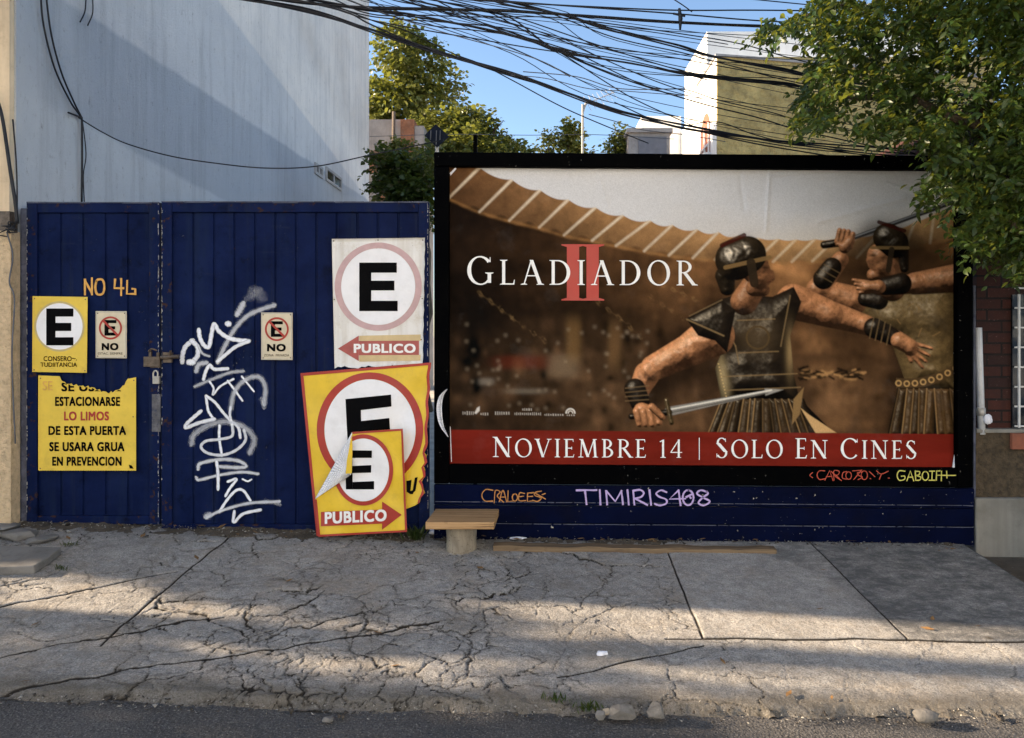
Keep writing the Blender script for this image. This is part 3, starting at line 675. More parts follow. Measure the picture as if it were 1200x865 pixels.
# --- white graffiti: soft-edged spray strokes
def spray_mat():
    t = NT('white_spray_paint'); at = t.new('ShaderNodeAttribute', attribute_name='Col')
    n = t.noise(70, 4, .7); st = t.noise(1, 5, .6, stretch=(60, 60, 3))
    k = t.math('MULTIPLY', at.outputs['Alpha'], t.ramp(n, [(.25, .72), (.6, 1.)]))
    tr = t.new('ShaderNodeBsdfTransparent'); mx = t.new('ShaderNodeMixShader')
    t.fin((.84, .87, .92), .6); t.l.new(k, mx.inputs[0]); t.l.new(tr.outputs[0], mx.inputs[1]); t.l.new(t.b.outputs[0], mx.inputs[2]); t.l.new(mx.outputs[0], t.out.inputs[0])
    return t.m
M['spray'] = spray_mat()
A = zc((200, 330), 5.764); B_ = zc((200, 470), 5.764)
spray = [(A([(560, 60), (620, 110)]), 90, .10), (A([(520, 110), (600, 60)]), 70, .12), (A([(490, 150), (470, 190), (450, 222)]), 52, .62),
 (A([(318, 545), (350, 470), (385, 400), (440, 310), (520, 230), (620, 185), (700, 160)]), 42, .50),
 (A([(150, 398), (100, 440), (80, 500), (78, 545)]), 38, .80), (A([(140, 400), (180, 440), (182, 500), (150, 540)]), 38, .82), (A([(125, 545), (150, 545)]), 50, .95),
 (A([(185, 430), (215, 485), (262, 505)]), 24, .5), (A([(190, 325), (198, 380), (225, 430), (258, 440), (275, 360), (293, 287), (325, 335), (385, 378), (450, 395), (528, 402)]), 34, .97),
 (A([(384, 285), (392, 286)]), 48, .97), (A([(528, 403), (440, 440), (370, 495), (316, 540)]), 30, .88),
 (A([(172, 605), (190, 560), (240, 548)]), 44, .55), (A([(222, 660), (238, 605), (265, 565), (295, 592), (385, 588)]), 28, .95),
 (A([(165, 708), (280, 660), (400, 615), (490, 605)]), 32, .42), (A([(262, 675), (290, 720), (286, 765), (335, 708), (425, 658)]), 18, .93),
 (A([(385, 670), (430, 730), (485, 805)]), 18, .95), (A([(480, 640), (520, 690), (562, 742)]), 16, .95),
 (A([(405, 860), (425, 760), (470, 690), (540, 648), (605, 650), (640, 720), (632, 830)]), 42, .46),
 (A([(238, 772), (252, 865), (270, 900), (292, 932)]), 22, .96), (A([(240, 772), (300, 817), (350, 880), (405, 940), (445, 972), (462, 1000), (470, 1055)]), 24, .9),
 (B_([(405, 40), (400, 90), (410, 150)]), 22, .8), (B_([(205, 68), (150, 115), (108, 155), (105, 180), (190, 148), (295, 122)]), 30, .86),
 (B_([(140, 290), (160, 225), (260, 162), (380, 140), (500, 180), (565, 260), (535, 350)]), 50, .38),
 (B_([(330, 165), (328, 250), (346, 370)]), 22, .97), (B_([(415, 160), (415, 235), (335, 258), (240, 270), (205, 310), (250, 352), (350, 365), (445, 330), (505, 265), (495, 195)]), 24, .74),
 (B_([(185, 460), (200, 422), (330, 395), (450, 402), (510, 438), (465, 450), (320, 443)]), 32, .64), (B_([(172, 515), (195, 532), (330, 500), (480, 480), (590, 492)]), 27, .66),
 (B_([(310, 408), (320, 500), (320, 597)]), 25, .95), (B_([(385, 545), (445, 527), (400, 590), (370, 642)]), 22, 1.), (B_([(485, 527), (520, 542), (546, 530)]), 15, 1.),
 (B_([(328, 750), (380, 670), (440, 605), (490, 605), (538, 672)]), 23, .98), (B_([(240, 790), (330, 745), (520, 692), (735, 678)]), 28, .62), (B_([(640, 672), (740, 700)]), 30, .2),
 (B_([(430, 745), (426, 820), (490, 762), (608, 735)]), 25, .93), (B_([(240, 780), (262, 768)]), 52, .5), (A([(615, 790), (632, 850)]), 40, .22)]
b = MB(); b.cols = []; prof = [(-1.0, 0), (-.72, .75), (-.35, 1.), (.35, 1.), (.72, .75), (1.0, 0)]
for k, (pts, w, op) in enumerate(spray):
    c = np.array(catmull(pts, 7)); w = w/5.764*.97; L = len(c)
    t = np.gradient(c, axis=0); t /= np.maximum(np.linalg.norm(t, axis=1, keepdims=True), 1e-6)
    c = np.concatenate([[c[0]-t[0]*w*.5], [c[0]-t[0]*w*.3], c, [c[-1]+t[-1]*w*.3], [c[-1]+t[-1]*w*.5]]); t = np.concatenate([[t[0]]*2, t, [t[-1]]*2])
    nn = np.stack([-t[:, 1], t[:, 0]], -1); m = len(c); base = len(b.v)
    pr_ = prof if op > .7 else [(-1.15, 0), (-.72, .38), (-.3, .95), (.3, 1.), (.75, .45), (1.15, 0)]
    for i in range(m):
        f = {0: .12, 1: .72, m-2: .72, m-1: .12}.get(i, 1.0); fa = {0: 0., 1: .8, m-2: .8, m-1: 0.}.get(i, 1.0)
        wob = 1+.10*math.sin(i*1.7+k)
        for (u, al) in pr_:
            q = c[i]+nn[i]*u*w/2*f*wob; b.v.append(tuple(pgp.pt(q[0], q[1], .001+.0003*k))); b.cols.append((1, 1, 1, al*op*fa))
    for i in range(m-1):
        for j in range(5):
            q = base+i*6+j; b.f.append((q, q+1, q+7, q+6))
b.build('graffiti', M['spray'], gr)

# --- old white E PUBLICO sign
WY = -.040
dw = lambda x, y: .006*math.sin(x*.06+1)*math.sin(y*.05)+(.010*max(0, (y-385)/45)**2 if y > 385 else 0)
def sheet_grid(b, quad, Y, disp, n, m, outline=None, th=.003):
    vs = []
    for j in range(m+1):
        for i in range(n+1):
            u, v = i/n, j/m
            x = (quad[0][0]*(1-u)+quad[1][0]*u)*(1-v)+(quad[3][0]*(1-u)+quad[2][0]*u)*v
            y = (quad[0][1]*(1-u)+quad[1][1]*u)*(1-v)+(quad[3][1]*(1-u)+quad[2][1]*u)*v
            if outline: x, y = outline(x, y, u, v)
            vs.append(pf(x, y, Y-disp(x, y)))
    k = len(vs); vs = vs+[q+Vector((0, th, 0)) for q in vs]; w = n+1
    fs = [(j*w+i, j*w+i+1, (j+1)*w+i+1, (j+1)*w+i) for j in range(m) for i in range(n)]
    fs = [tuple(reversed(f)) for f in fs]+[tuple(q+k for q in f) for f in fs]
    for j in range(m): fs += [(j*w, (j+1)*w, (j+1)*w+k, j*w+k), (j*w+n, j*w+n+k, (j+1)*w+n+k, (j+1)*w+n)]
    for i in range(n): fs += [(i, i+k, i+1+k, i+1), (m*w+i, m*w+i+1, m*w+i+1+k, m*w+i+k)]
    b.add(vs, fs); return b
r = thing('parking_sign', 'weathered white sign with a black E and left-pointing red arrow', 'sign', pf(443, 430, WY))
quad = [(388.8, 280), (498, 278.6), (495.4, 430), (392, 432)]
def torn(x, y, u, v):
    if v > .97: y += .8*math.sin(x*.9)+1.2*math.sin(x*.21+2)-1.0
    if u > .96: x += .35*math.sin(y*.35)
    return x, y
sheet_grid(MB(), quad, WY, dw, 26, 34, torn).build('plate', M['whitesign'], r, smooth=True)
p = Print(WY, dw)
b = MB(); p.ring(b, (443.2, 336), (43.6, 45), (51, 51.8), .003, 72); b.build('ring', M['pink'], r)
b = MB(); p.ring(b, (443.2, 336), (0, 0), (43.4, 44.8), .0028, 48, m=4); b.build('disc', M['white'], r)
b = MB()
for q in ((421, 307.8, 435, 364.6), (435, 307.8, 465, 319.6), (435, 329, 462.2, 340.4), (435, 352.6, 466, 364.6)):
    p.quadgrid(b, [(q[0], q[1]), (q[2], q[1]), (q[2], q[3]), (q[0], q[3])], .005, 6, 6)
b.build('letter_e', M['black'], r)
b = MB(); p.quadgrid(b, [(421, 393.5), (493, 392), (493, 399.5), (421, 399.5)], .003, 8, 2); b.build('tape', M['tape'], r); b = MB(); p.quadgrid(b, [(421, 416.5), (493, 416), (492.6, 422.5), (421, 424)], .003, 8, 2); b.build('tape', M['tape'], r)
b = MB(); p.quadgrid(b, [(420.5, 399.6), (491, 399.2), (491, 416), (420.5, 416.4)], .0035, 10, 3); p.poly(b, [(396, 408.6), (420.4, 393.4), (420.4, 423.2)], .0035); b.build('arrow', M['faded'], r)
b = MB(); p.text(b, 'PUBLICO', 414.6, 402.8, 487, 413.8, .006, .035); b.build('lettering', M['text'], r)
screws(p, [(391, 282.4), (443, 281.4), (495.4, 281.4), (391.6, 351), (494.8, 350), (493.5, 398)], r)
# --- large leaning yellow banner
BY = -.085
def db(x, y):
    u = (x-360)/140; v = (y-430)/170
    d = .012*math.sin(x*.085+y*.03)*max(0, u)+.010*math.sin((x+y)*.11)*max(0, u-.3)+.006*math.sin(x*.05-y*.07)
    if u > .8: d += .10*(u-.8)*max(0, v-.2)*2
    return d+.05*max(0, v)
r = thing('parking_banner', 'large warped yellow banner with a black E in a red ring, leaning on the gate', 'banner', pf(430, 628, BY-.06))
quad = [(352, 437.4), (504.6, 424.8), (497, 592), (371, 628.5)]
def bo(x, y, u, v):
    if u > .75 and v > .55:
        k = (u-.75)/.25; x -= k*6*max(0, v-.55)**1.5*2; y -= k*10*max(0, v-.75)
        if u > .96: x += 1.8*math.sin(y*.33)+1.2*math.sin(y*.71)
    if u > .97: x += .8*math.sin(y*.21)
    return x, y
sheet_grid(MB(), quad, BY, db, 34, 40, bo).build('sheet', M['yellowtarp'], r, smooth=True)
p = Print(BY, db); c_ = (433.6, 503.8)
def inq(u, v):
    x = (quad[0][0]*(1-u)+quad[1][0]*u)*(1-v)+(quad[3][0]*(1-u)+quad[2][0]*u)*v
    y = (quad[0][1]*(1-u)+quad[1][1]*u)*(1-v)+(quad[3][1]*(1-u)+quad[2][1]*u)*v
    return bo(x, y, u, v)
b = MB()
def edge_strip(us, w):      # printed red border along an edge of the sheet
    for k in range(30):
        t0, t1 = k/30, (k+1)/30
        q = [inq(*us(t0, 0)), inq(*us(t1, 0)), inq(*us(t1, w)), inq(*us(t0, w))]; p.poly(b, q, .004)
edge_strip(lambda t, w: (t, w), .018); edge_strip(lambda t, w: (w, t), .022); edge_strip(lambda t, w: (1-w, t), .022)
b.build('border', M['red'], r)
b = MB(); p.ring(b, c_, (53.6, 59.4), (62.4, 67.4), .004, 90, m=2); b.build('ring', M['red'], r)
b = MB(); p.ring(b, c_, (0, 0), (53.4, 59.2), .0045, 64, m=8); b.build('disc', M['white'], r)
b = MB(); z = zc((340, 420), 3.933)
for q in ([(255, 188), (325, 181), (330, 440), (268, 446)], [(325, 181), (465, 167), (467, 222), (325.5, 239)], [(327, 289), (457, 275), (461, 330), (328, 345)], [(329, 395), (465, 380), (470, 425), (330, 440)]):
    p.quadgrid(b, z(q), .008, 8, 8)
b.build('letter_e', M['black'], r)
b = MB()
for q in ([(536, 565), (560, 560), (552, 625), (537, 615)], [(575, 550), (588, 547), (578, 610), (562, 625)], [(552, 612), (574, 605), (566, 626), (553, 626)]): p.poly(b, z(q), .008)
b.build('lettering', M['black'], r)
# --- smaller yellow poster in front of it, one corner peeled back
QY = -.185
conv = [(412.5, 506.4), (472, 502.4), (477, 623.4), (373, 629.2), (369, 585)]
def dq(x, y): return .008*math.sin(x*.07)*math.sin(y*.05+1)+.004*math.sin((x-y)*.12)
r = thing('parking_poster', 'smaller yellow poster with a peeled corner, red arrow pointing right, in front of the banner', 'poster', pf(425, 629, QY))
p = Print(QY, dq)
b = MB(); p.quadgrid(b, [(366, 500), (480, 500), (480, 632), (366, 632)], 0, 22, 26, conv)
b.v = list(b.v); nb = len(b.v); sm = b.build('sheet', M['yellowtarp'], r)
sm.modifiers.new('thickness', 'SOLIDIFY').thickness = -.004
p = Print(QY, dq, .006)
inner = [(413.6, 508.6), (470, 504.8), (474.6, 621.2), (375.2, 626.6), (371.4, 585.6)]
b = MB()
for k in (0, 1, 2, 3):
    a0, a1 = conv[k], conv[(k+1) % 5]; i0, i1 = inner[k], inner[(k+1) % 5]
    for s in range(10):
        L_ = lambda q0, q1, t: (q0[0]+(q1[0]-q0[0])*t, q0[1]+(q1[1]-q0[1])*t)
        p.poly(b, [L_(a0, a1, s/10), L_(a0, a1, (s+1)/10), L_(i0, i1, (s+1)/10), L_(i0, i1, s/10)], .003)
b.build('border', M['red'], r)
c_ = (425.6, 550.8)
b = MB(); p.ring(b, c_, (30.6, 37), (35.2, 41.8), .003, 80, conv); b.build('ring', M['red'], r)
b = MB(); p.ring(b, c_, (0, 0), (30.4, 36.8), .0035, 60, conv, m=5); b.build('disc', M['white'], r)
b = MB()
for q in ([(254, 424), (286, 424), (288, 604), (257, 604)], [(286, 424), (377, 425), (376, 459), (286, 459)], [(287, 496), (374, 492), (373, 527), (287, 529)], [(288, 570), (387, 566), (387, 604), (288, 604)]):
    p.quadgrid(b, z(q), .0065, 4, 4, conv)
b.build('letter_e', M['black'], r)
b = MB(); p.quadgrid(b, z([(142, 708), (424, 697), (424, 762), (142, 774)]), .003, 10, 3); p.poly(b, z([(424, 660), (514, 721), (424, 790)]), .003); b.build('arrow', M['red'], r)
b = MB(); p.text(b, 'PUBLICO', 380.6, 598.4, 453, 612.6, .007, .035, skew=-3.4); b.build('lettering', M['text'], r)
# the peeled flap: white back folded over, a sliver of the yellow face beside it
b = MB(); ap, bp_, tip = (412.5, 506.4), (369, 585), (411.4, 556.5); n = 24
for k in range(n):
    for s in range(10):
        def fp(t, w):
            e = (ap[0]+(bp_[0]-ap[0])*t, ap[1]+(bp_[1]-ap[1])*t); m = (e[0]+(tip[0]-e[0])*w, e[1]+(tip[1]-e[1])*w)
            return p.pt(m[0], m[1], .012+.070*math.sin(w*math.pi*.55)*(.35+.65*math.sin(math.pi*t))+.006*math.sin(t*9+w*5)*w)
        b.face([fp(k/n, s/10), fp((k+1)/n, s/10), fp((k+1)/n, (s+1)/10), fp(k/n, (s+1)/10)])
fl = b.build('peeled_flap', M['white'], r, smooth=True); fl.modifiers.new('thickness', 'SOLIDIFY').thickness = .003
b = MB(); p.poly(b, z([(283, 352), (288, 400), (284, 530), (256, 532), (262, 470)]), .105); sl = b.build('flap_edge', M['yellowtarp'], fl); sl.modifiers.new('thickness', 'SOLIDIFY').thickness = .003
# ------------------------------------------------------------------ billboard
PY_ = -.012                                     # plane of the paper
bb = thing('billboard', 'large black framed billboard with a sword fighters film poster above blue boards', 'billboard', pf(824, 637, 0))
def warp(px, py):                               # the frame hangs a touch out of level
    return py+(px-510)*.0075
def fbar(b, x0, y0, x1, y1, Y0, Y1):
    q = [pf(x0, warp(x0, y0), Y0), pf(x1, warp(x1, y0), Y0), pf(x1, warp(x1, y1), Y0), pf(x0, warp(x0, y1), Y0)]
    b.prism(q, (0, Y1-Y0, 0))
b = MB(); fbar(b, 508.5, 178, 1140.5, 194.5, -.075, .10); b.build('top_rail', M['frame'], bb, bevel=.008)
b = MB(); fbar(b, 508.5, 195, 526, 567, -.075, .10); b.build('left_stile', M['frame'], bb, bevel=.008)
b = MB(); fbar(b, 1122.5, 195, 1140.5, 567, -.075, .10); b.build('right_stile', M['frame'], bb, bevel=.008)
b = MB(); fbar(b, 526.4, 544.6, 1122, 567, -.073, .10); b.build('bottom_rail', M['frame'], bb, bevel=.008)
b = MB(); fbar(b, 526.2, 194.8, 1122.2, 544.4, .012, .06); b.build('backing_board', M['frame'], bb)
for (y0, y1, dY, nm) in ((568, 591.4, -.060, 'board'), (592, 612.4, -.052, 'board'), (613, 634.5, -.060, 'board')):
    b = MB(); q = [(508.5, warp(508.5, y0)), (1142, warp(1142, y0)), (1142, warp(1142, y1)), (508.5, warp(508.5, y1))]
    b.prism([pf(x, y, dY) for x, y in q], (0, .04, 0)); o = b.build('base_board', M['panel'], bb, bevel=.006)
    if dY < -.055:
        e = MB()
        rr = np.random.default_rng(int(y0)); x = 510
        while x < 1140:
            l = rr.uniform(5, 40); yy = y0+(-.05 if y0 > 600 else 19.5)
            e.prism([pf(x, warp(x, yy), dY-.0015), pf(min(1141, x+l), warp(x+l, yy), dY-.0015), pf(min(1141, x+l), warp(x+l, yy)+rr.uniform(.5, 1.0), dY-.0015), pf(x, warp(x, yy)+rr.uniform(.5, 1.), dY-.0015)], (0, .004, 0)); x += l+rr.uniform(.2, 3)
        e.build('worn_ridge', M['edge'], o)
b = MB(); fbar(b, 1140.9, 330, 1143.5, 637, -.03, .05); b.build('side_flashing', M['edge'], bb)

# --- the printed picture: painted on a canvas (a generic arena fight), then laid on a fine creased sheet
X0, X1, Y0c, Y1c = 526.6, 1121.6, 195.6, 546.0
RES = 1.35
NX = int((X1-X0)*RES); NY = int((Y1c-Y0c)*RES)
cx_, cy_ = np.meshgrid(np.linspace(X0, X1, NX), np.linspace(Y0c, Y1c, NY))
def C(r, g, b_): return np.array(lin(r, g, b_))
img = np.zeros((NY, NX, 3))
def blur(a, r):
    r = max(1, int(r*RES))
    for ax in (0, 1):
        for _ in range(2):
            pad = [(0, 0)]*a.ndim; pad[ax] = (r+1, r)
            c = np.cumsum(np.pad(a, pad, mode='edge'), axis=ax)
            a = (np.take(c, range(2*r+1, c.shape[ax]), axis=ax)-np.take(c, range(0, c.shape[ax]-2*r-1), axis=ax))/(2*r+1)
    return a
def over(mask, col):
    global img
    m = np.clip(mask, 0, 1)[..., None]; img = img*(1-m)+np.asarray(col)*m
sm_ = lambda d, w=.7: np.clip(.5-d/(2*w), 0, 1)
def seg_d(ax, ay, bx, by):
    dx, dy = bx-ax, by-ay; t = np.clip(((cx_-ax)*dx+(cy_-ay)*dy)/(dx*dx+dy*dy), 0, 1)
    return np.hypot(cx_-ax-t*dx, cy_-ay-t*dy), t
def polymask(pts):
    n = len(pts); ins = np.zeros(cx_.shape, bool); d = np.full(cx_.shape, 1e9)
    for i in range(n):
        (xa, ya), (xb, yb) = pts[i], pts[(i+1) % n]
        d = np.minimum(d, seg_d(xa, ya, xb+1e-6, yb)[0])
        c = ((ya > cy_) != (yb > cy_)); xi = (xb-xa)*(cy_-ya)/((yb-ya) if abs(yb-ya) > 1e-9 else 1e-9)+xa
        ins ^= c & (cx_ < xi)
    return sm_(np.where(ins, -d, d))
topx = [526, 562, 600, 633, 666, 698, 730, 762, 788, 817, 842, 865, 889, 912, 933, 955, 980, 1005, 1030, 1052, 1072, 1095, 1125]
topy = [180, 196, 210, 222, 233, 242, 251, 257, 262, 267, 270, 274, 277, 278, 278.5, 278, 277, 275, 271, 265, 257, 247, 234]
botx = [500, 526, 562, 597, 632, 661, 694, 722, 755, 784, 812, 838, 862, 884, 906, 928, 952, 978, 1004, 1032, 1060, 1090, 1130]
boty = [219, 232, 248, 258, 266, 275, 281, 287, 293, 298, 301, 303, 304, 305, 305, 305, 304, 303, 300, 296, 290, 282, 272]
# arena wall
g = np.clip((cx_-526)/600, 0, 1); v = np.clip((cy_-230)/280, 0, 1)
wall = C(25, 16, 10)*(1-g)[..., None]+C(82, 56, 32)*g[..., None]
glow = np.exp(-(((cx_-935)/130)**2+((cy_-330)/80)**2)); glow2 = np.exp(-(((cx_-1000)/260)**2+((cy_-300)/45)**2))
wall = wall*(1-.55*np.exp(-(((cx_-690)/170)**2+((cy_-350)/70)**2)))[..., None]
wall = wall+C(176, 128, 82)*(.42*glow+.30*glow2)[..., None]
low = np.exp(-((cy_-455)/75)**2)*(.35+.65*(1-np.exp(-((cx_-560)/120)**2)))
wall = wall+C(96, 76, 54)*(low*.42)[..., None]
n1 = fbm(cx_/70, cy_/26, 3, 5); n2 = fbm(cx_/20, cy_/13, 4, 4)
n3 = fbm(cx_/6, cy_/10, 6, 4)
wall = wall*(.25+1.5*n1)[..., None]*(.55+.9*n2)[..., None]*(.6+.8*n3)[..., None]
img = wall
# out-of-focus crowd and banners along the stands
rr = np.random.default_rng(3); acc = np.zeros((NY, NX))
for k in range(230):
    x, y, s = rr.uniform(530, 1120), rr.normal(440, 34), rr.uniform(2.5, 8); acc += rr.uniform(-.9, 1)*np.exp(-(((cx_-x)/s)**2+((cy_-y)/(s*rr.uniform(.8, 2)))**2))
img = np.clip(img+np.clip(acc, -.9, 1.4)[..., None]*C(84, 62, 42)*.75*np.clip((cy_-350)/60, 0, 1)[..., None], .001, 1)
for (x, y, w, h, c, a) in ((612, 424, 34, 8, (105, 36, 22), .45), (660, 428, 18, 14, (140, 120, 95), .5), (672, 398, 9, 26, (130, 100, 60), .5), (720, 404, 8, 28, (125, 95, 60), .5),
                           (570, 447, 9, 4, (150, 140, 125), .5), (616, 458, 24, 3, (150, 140, 122), .35), (560, 372, 14, 24, (10, 8, 6), .7), (800, 430, 50, 40, (35, 22, 12), .6), (1000, 420, 26, 30, (45, 30, 16), .6)):
    over(a*np.exp(-(((cx_-x)/w)**4+((cy_-y)/h)**4)), C(*c))
for k in range(60):
    x = rr.uniform(540, 760); over(.5*np.exp(-(((cx_-x)/1.2)**2+((cy_-rr.uniform(380, 480))/1.2)**2)), C(210, 190, 160))
img = blur(img, 1.6)
for (pts, a) in (([(560, 342), (600, 372), (640, 400)], .22), ([(690, 345), (730, 375), (752, 395)], .2), ([(770, 330), (820, 352)], .2), ([(760, 345), (800, 372)], .16)):   # festoons
    for (p0, p1) in zip(pts[:-1], pts[1:]): over(a*.6*np.exp(-((seg_d(*p0, *p1)[0]+1.5*np.sin(cx_*.5))/1.6)**2)*np.clip(fbm(cx_/4, cy_/4, 77, 2)*2.4-.6, 0, 1), C(205, 165, 110))
# awning over the stands
ct = np.interp(cx_, topx, topy); cb = np.interp(cx_, botx, boty)
sag = np.zeros_like(cx_)
for a_, c_2, ya, yb in zip(topx[:-1], topx[1:], topy[:-1], topy[1:]):
    u = np.clip((cx_-a_)/(c_2-a_), 0, 1); sag += np.where((cx_ >= a_) & (cx_ < c_2), 4*u*(1-u)*(2.0 if a_ > 850 else 4.2), 0)
cs = np.clip((cx_-526)/420, 0, 1); cloth = C(98, 68, 42)*(1-cs)[..., None]+C(188, 146, 98)*cs[..., None]
cloth = cloth*(.82+.3*fbm(cx_/30, cy_/14, 8, 3))[..., None]
tt = np.clip((cy_-ct)/(cb-ct), 0, 1); cloth = cloth*(1.16-.55*tt)[..., None]*(.7+.6*fbm(cx_/8, cy_/8, 88, 4))[..., None]
over(sm_(cy_-cb-3*np.sin(cx_*.2), 2.2)*sm_(ct-cy_, .8), cloth)
over(.6*np.exp(-((cy_-cb-1)/2.2)**2)*(.4+.6*fbm(cx_/9, cy_/9, 12, 2)), C(190, 140, 85)*.75)
for xa, ya, xb, yb in zip(topx[1:], topy[1:], botx[1:], boty[1:]):
    d, t_ = seg_d(xa, ya, xb, yb); dim = 1 if xa < 860 else .8
    over(sm_(d-(1.8-.5*t_) if xa < 700 else d-1.5, 1.2)*dim*(1-.35*t_)*(.75+.4*fbm(cx_/6, cy_/6, 97, 3)), C(214, 198, 172) if xa < 860 else C(226, 206, 172))
# pale sky
skyc = C(205, 205, 205)*(.93+.12*fbm(cx_/90, cy_/40, 15, 4))[..., None]
warm = np.clip((cy_-ct+34)/34, 0, 1)*np.clip((cx_-760)/200, 0, 1)*.35
skyc = skyc*(1-warm[..., None])+C(225, 205, 172)*warm[..., None]
over(sm_(cy_-ct-sag, .8), skyc)

# --- two anonymous helmeted arena fighters, painted as shaded volumes
Lk = np.array([-.55, -.62, .56]); Lk /= np.linalg.norm(Lk); Lr = np.array([.85, -.35, .25]); Lr /= np.linalg.norm(Lr)
def volume(parts, col, shade=1.0, k=5.0, spec=.25, tex=.35, seed=1, rim=.35, amb=.055, tone=None):
    """parts: round cones (x0,y0,r0,x1,y1,r1[,z0,z1]) merged softly into one painted form"""
    H = np.full(cx_.shape, -60.); dm = np.full(cx_.shape, 1e9)
    for q in parts:
        xa, ya, ra, xb, yb, rb = q[:6]; za, zb = (q[6], q[7]) if len(q) > 6 else (0, 0)
        d, t = seg_d(xa, ya, xb+1e-4, yb); r = ra+(rb-ra)*t; z = za+(zb-za)*t
        h = np.where(d < r, z+np.sqrt(np.maximum(r*r-d*d, 0)), z-(d-r)*2.5)
        m = np.maximum(H, h); H = m+np.log(np.exp((H-m)/k)+np.exp((h-m)/k))*k-0; dm = np.minimum(dm, d-r)
    Hs = blur(H+1.4*(fbm(cx_/7, cy_/7, seed, 3)-.5)*tex*3, .8)
    gy, gx = np.gradient(Hs); gx *= RES; gy *= RES
    nz = 1/np.sqrt(gx*gx+gy*gy+1); N = np.stack([-gx*nz, -gy*nz, nz], -1)
    d1 = np.clip(N@Lk, 0, 1); d2 = np.clip(N@Lr, 0, 1)
    sp = np.clip(N@((Lk+np.array([0, 0, 1]))/np.linalg.norm(Lk+np.array([0, 0, 1]))), 0, 1)**26
    n = fbm(cx_/5, cy_/5, seed+40, 4)
    lum = (amb+1.08*np.clip(d1*1.25-.22, 0, 1)+rim*d2)*(.66+.68*n)*shade*(1-.45*np.clip(fbm(cx_/3, cy_/3, seed+70, 3)-.5, 0, 1)*2)
    if tone is not None: lum = lum*tone
    c = np.asarray(col)*lum[..., None]+np.array([1., .88, .68])*(spec*sp*shade*(.3+1.4*fbm(cx_/2.5, cy_/2.5, seed+80, 2)))[..., None]
    over(sm_(dm, .8), c); return dm
SK = C(196, 138, 94); LE = C(62, 50, 38); BZ = C(112, 92, 58); HL = C(74, 60, 42)
def strap(p0, p1, w, col, a=1): over(a*sm_(seg_d(*p0, *p1)[0]-w, .6), col)
def inflate(pts, R, col, shade=1.0, seed=1, tex=.5, spec=.3, amb=.10, rim=.4, grain=(6, 6), bumps=()):
    """an outlined plate or cloth, rounded off towards its outline"""
    n = len(pts); ins = np.zeros(cx_.shape, bool); d = np.full(cx_.shape, 1e9)
    for i in range(n):
        (xa, ya), (xb, yb) = pts[i], pts[(i+1) % n]; d = np.minimum(d, seg_d(xa, ya, xb+1e-6, yb)[0])
        c = ((ya > cy_) != (yb > cy_)); xi = (xb-xa)*(cy_-ya)/((yb-ya) if abs(yb-ya) > 1e-9 else 1e-9)+xa; ins ^= c & (cx_ < xi)
    q = np.clip(d/R, 0, 1); H = np.where(ins, R*np.sqrt(np.maximum(1-(1-q)**2, 0)), 0)
    for (x, y, rx, ry, h) in bumps: H = H+h*np.exp(-(((cx_-x)/rx)**2+((cy_-y)/ry)**2))
    H = blur(H+tex*3*(fbm(cx_/grain[0], cy_/grain[1], seed, 4)-.5), 1.0)
    gy, gx = np.gradient(H); gx *= RES; gy *= RES; nz = 1/np.sqrt(gx*gx+gy*gy+1); N = np.stack([-gx*nz, -gy*nz, nz], -1)
    h_ = (Lk+np.array([0, 0, 1])); h_ /= np.linalg.norm(h_)
    lum = (amb+.9*np.clip(N@Lk, 0, 1)+rim*np.clip(N@Lr, 0, 1))*(.6+.8*fbm(cx_/4, cy_/4, seed+9, 4))*shade
    c = np.asarray(col)*lum[..., None]+np.array([1., .86, .62])*(spec*shade*np.clip(N@h_, 0, 1)**18*fbm(cx_/3, cy_/3, seed+5, 2)*1.4)[..., None]
    over(sm_(np.where(ins, -d, d)), c)
def pleats(xa, xb, ya, yb, flare, n, col, seed):
    r_ = np.random.default_rng(seed); mid = (xa+xb)/2
    for k in range(n):
        x = xa+(xb-xa)*(k+.5)/n+r_.uniform(-1.5, 1.5); w = (xb-xa)/n*.62; x2 = x+(x-mid)*flare+r_.uniform(-3, 3)
        inflate([(x-w, ya), (x+w, ya+r_.uniform(-1, 1)), (x2+w*1.2, yb), (x2-w*1.1, yb)], w*1.1, np.asarray(col)*r_.uniform(.5, 1.25), .95, seed+k, .5, .22, grain=(3, 14))
        over(.6*np.exp(-(seg_d(x-w, ya, x2-w*1.1, yb)[0]/.8)**2), C(186, 150, 100)*r_.uniform(.2, .9)); over(.5*np.exp(-(seg_d(x+w*.9, ya, x2+w*1.1, yb)[0]/1.2)**2), C(12, 8, 5))
# right-hand fighter, set off by a darker dusty halo
hal = blur(polymask([(950, 330), (985, 290), (1020, 255), (1065, 262), (1122, 305), (1124, 508), (1040, 508), (1040, 400), (1000, 360)]), 9); over(.80*hal, C(26, 17, 10))
sh = polymask([(1006, 345), (1032, 330), (1085, 326), (1122, 318), (1123, 462), (1064, 452), (1046, 400), (1018, 388)])
inflate([(1004, 346), (1030, 332), (1085, 328), (1124, 320), (1126, 462), (1064, 453), (1046, 402), (1016, 388)], 34, BZ*1.05, 1.15, 5, .5, .22, bumps=((1052, 372, 22, 16, 7), (1100, 368, 22, 16, 7), (1070, 412, 12, 9, 3), (1094, 412, 12, 9, 3), (1072, 432, 12, 8, 3), (1096, 432, 12, 8, 3)))
for k in range(9):                                  # worn plain tooling on the breastplate
    x, y = rr.uniform(1040, 1100), rr.uniform(345, 400); a = rr.uniform(0, 6.28); l = rr.uniform(4, 10)
    over(.55*np.exp(-(seg_d(x, y, x+l*math.cos(a), y+l*math.sin(a))[0]/.9)**2), C(150, 118, 74))
